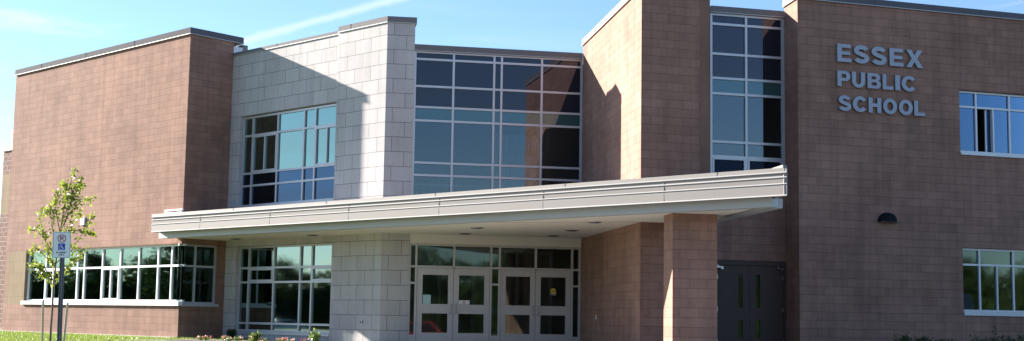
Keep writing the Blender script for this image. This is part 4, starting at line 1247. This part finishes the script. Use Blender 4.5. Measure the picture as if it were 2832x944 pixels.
tc = N(nt, 'ShaderNodeTexCoord')
def vec(op, a, b=None):
    n = N(nt, 'ShaderNodeVectorMath', operation=op); L(a, n.inputs[0])
    if b is not None:
        if isinstance(b, (tuple, Vector)): n.inputs[1].default_value = tuple(b)
        else: L(b, n.inputs[1])
    return n
def mth(op, a, b=None, c=None, clamp=False):
    n = N(nt, 'ShaderNodeMath', operation=op); n.use_clamp = clamp
    for i, x in enumerate((a, b, c)):
        if x is None: continue
        if isinstance(x, (int, float)): n.inputs[i].default_value = x
        else: L(x, n.inputs[i])
    return n.outputs[0]
D = vec('NORMALIZE', tc.outputs['Generated']).outputs[0]
# thin contrail: a band round a great circle, fading along its length and broken by noise
def streak(d1, d2, width, a0, a1, amp, scale=30):
    d1 = Vector(d1).normalized(); d2 = Vector(d2).normalized()
    nrm = d1.cross(d2).normalized(); tan = nrm.cross(d1).normalized()
    nz = N(nt, 'ShaderNodeTexNoise'); nz.inputs['Scale'].default_value = scale; nz.inputs['Detail'].default_value = 6; nz.inputs['Roughness'].default_value = .6
    L(D, nz.inputs['Vector'])
    off = mth('MULTIPLY', mth('SUBTRACT', nz.outputs['Fac'], .5), width * 1.3)
    dn = mth('ABSOLUTE', mth('ADD', vec('DOT_PRODUCT', D, nrm).outputs['Value'], off))
    mr = N(nt, 'ShaderNodeMapRange', interpolation_type='SMOOTHSTEP'); L(dn, mr.inputs[0]); mr.inputs[1].default_value = width; mr.inputs[2].default_value = 0; mr.inputs[3].default_value = 0; mr.inputs[4].default_value = 1
    al = vec('DOT_PRODUCT', D, tan).outputs['Value']
    m1 = N(nt, 'ShaderNodeMapRange', interpolation_type='SMOOTHSTEP'); L(al, m1.inputs[0]); m1.inputs[1].default_value = a0; m1.inputs[2].default_value = a0 + .04
    m2 = N(nt, 'ShaderNodeMapRange', interpolation_type='SMOOTHSTEP'); L(al, m2.inputs[0]); m2.inputs[1].default_value = a1; m2.inputs[2].default_value = a1 - .08
    return mth('MULTIPLY', mth('MULTIPLY', mr.outputs[0], m1.outputs[0]), mth('MULTIPLY', m2.outputs[0], amp))
c1 = streak((-.20461735, .9586615, .19773686), (-.0910194, .9678789, .23436277), .0048, -.03, .20, .42)
c2 = streak((.32579431, .91910504, .2215942), (.355, .9072, .2257), .0022, -.01, .2, .10, 60)
# wispy cirrus, stretched along the horizon
mp = N(nt, 'ShaderNodeMapping'); mp.inputs['Scale'].default_value = (2.2, 2.2, 14); mp.inputs['Rotation'].default_value = (R(4), R(-5), 0); L(D, mp.inputs['Vector'])
n3 = N(nt, 'ShaderNodeTexNoise'); n3.inputs['Scale'].default_value = 2.6; n3.inputs['Detail'].default_value = 7; n3.inputs['Roughness'].default_value = .55; L(mp.outputs[0], n3.inputs['Vector'])
r3 = N(nt, 'ShaderNodeMapRange', interpolation_type='SMOOTHSTEP'); L(n3.outputs['Fac'], r3.inputs[0]); r3.inputs[1].default_value = .50; r3.inputs[2].default_value = .78
sx_ = N(nt, 'ShaderNodeSeparateXYZ'); L(D, sx_.inputs[0])
side = N(nt, 'ShaderNodeMapRange'); L(sx_.outputs[0], side.inputs[0]); side.inputs[1].default_value = -.05; side.inputs[2].default_value = -.38; side.inputs[3].default_value = .12; side.inputs[4].default_value = .75
c3 = mth('MULTIPLY', r3.outputs[0], side.outputs[0])
tot = mth('MINIMUM', mth('ADD', mth('ADD', c1, c2), c3), .9)
mixc = N(nt, 'ShaderNodeMix', data_type='RGBA'); L(tot, mixc.inputs[0])
tint = N(nt, 'ShaderNodeMix', data_type='RGBA', blend_type='MULTIPLY'); tint.inputs[0].default_value = 1; L(sky.outputs[0], tint.inputs[6]); tint.inputs[7].default_value = (.57, .66, .79, 1)
L(tint.outputs[2], mixc.inputs[6])
mixc.inputs[7].default_value = (3.9, 4.2, 4.4, 1)
L(mixc.outputs[2], bg.inputs['Color']); L(bg.outputs[0], out.inputs[0])

# ------------------------------------------------------------------ camera
cam = bpy.data.cameras.new('camera'); co = bpy.data.objects.new('camera', cam); col.objects.link(co)
f_px, pitch, roll, ch_ = 3675.68, R(6.3769), R(.93368), .73242
cam.sensor_width = 36; cam.sensor_fit = 'HORIZONTAL'; cam.lens = f_px / 2832 * 36
cam.clip_start = .1; cam.clip_end = 6000
r0 = Vector((1, 0, 0)); u0 = Vector((0, -math.sin(pitch), math.cos(pitch))); fw = Vector((0, math.cos(pitch), math.sin(pitch)))
rr = r0 * math.cos(roll) + u0 * math.sin(roll); uu = -r0 * math.sin(roll) + u0 * math.cos(roll)
m = Matrix((rr, uu, -fw)).transposed().to_4x4(); m.translation = (0, 0, ch_)
co.matrix_world = m
scene.camera = co
scene.view_settings.view_transform = 'Standard'; scene.view_settings.look = 'None'
scene.view_settings.exposure = 2.4; scene.view_settings.gamma = 1
scene.render.resolution_x = 1024; scene.render.resolution_y = 341
scene.render.engine = 'CYCLES'
scene.cycles.max_bounces = 8; scene.cycles.transparent_max_bounces = 12
scene.cycles.sample_clamp_indirect = 6
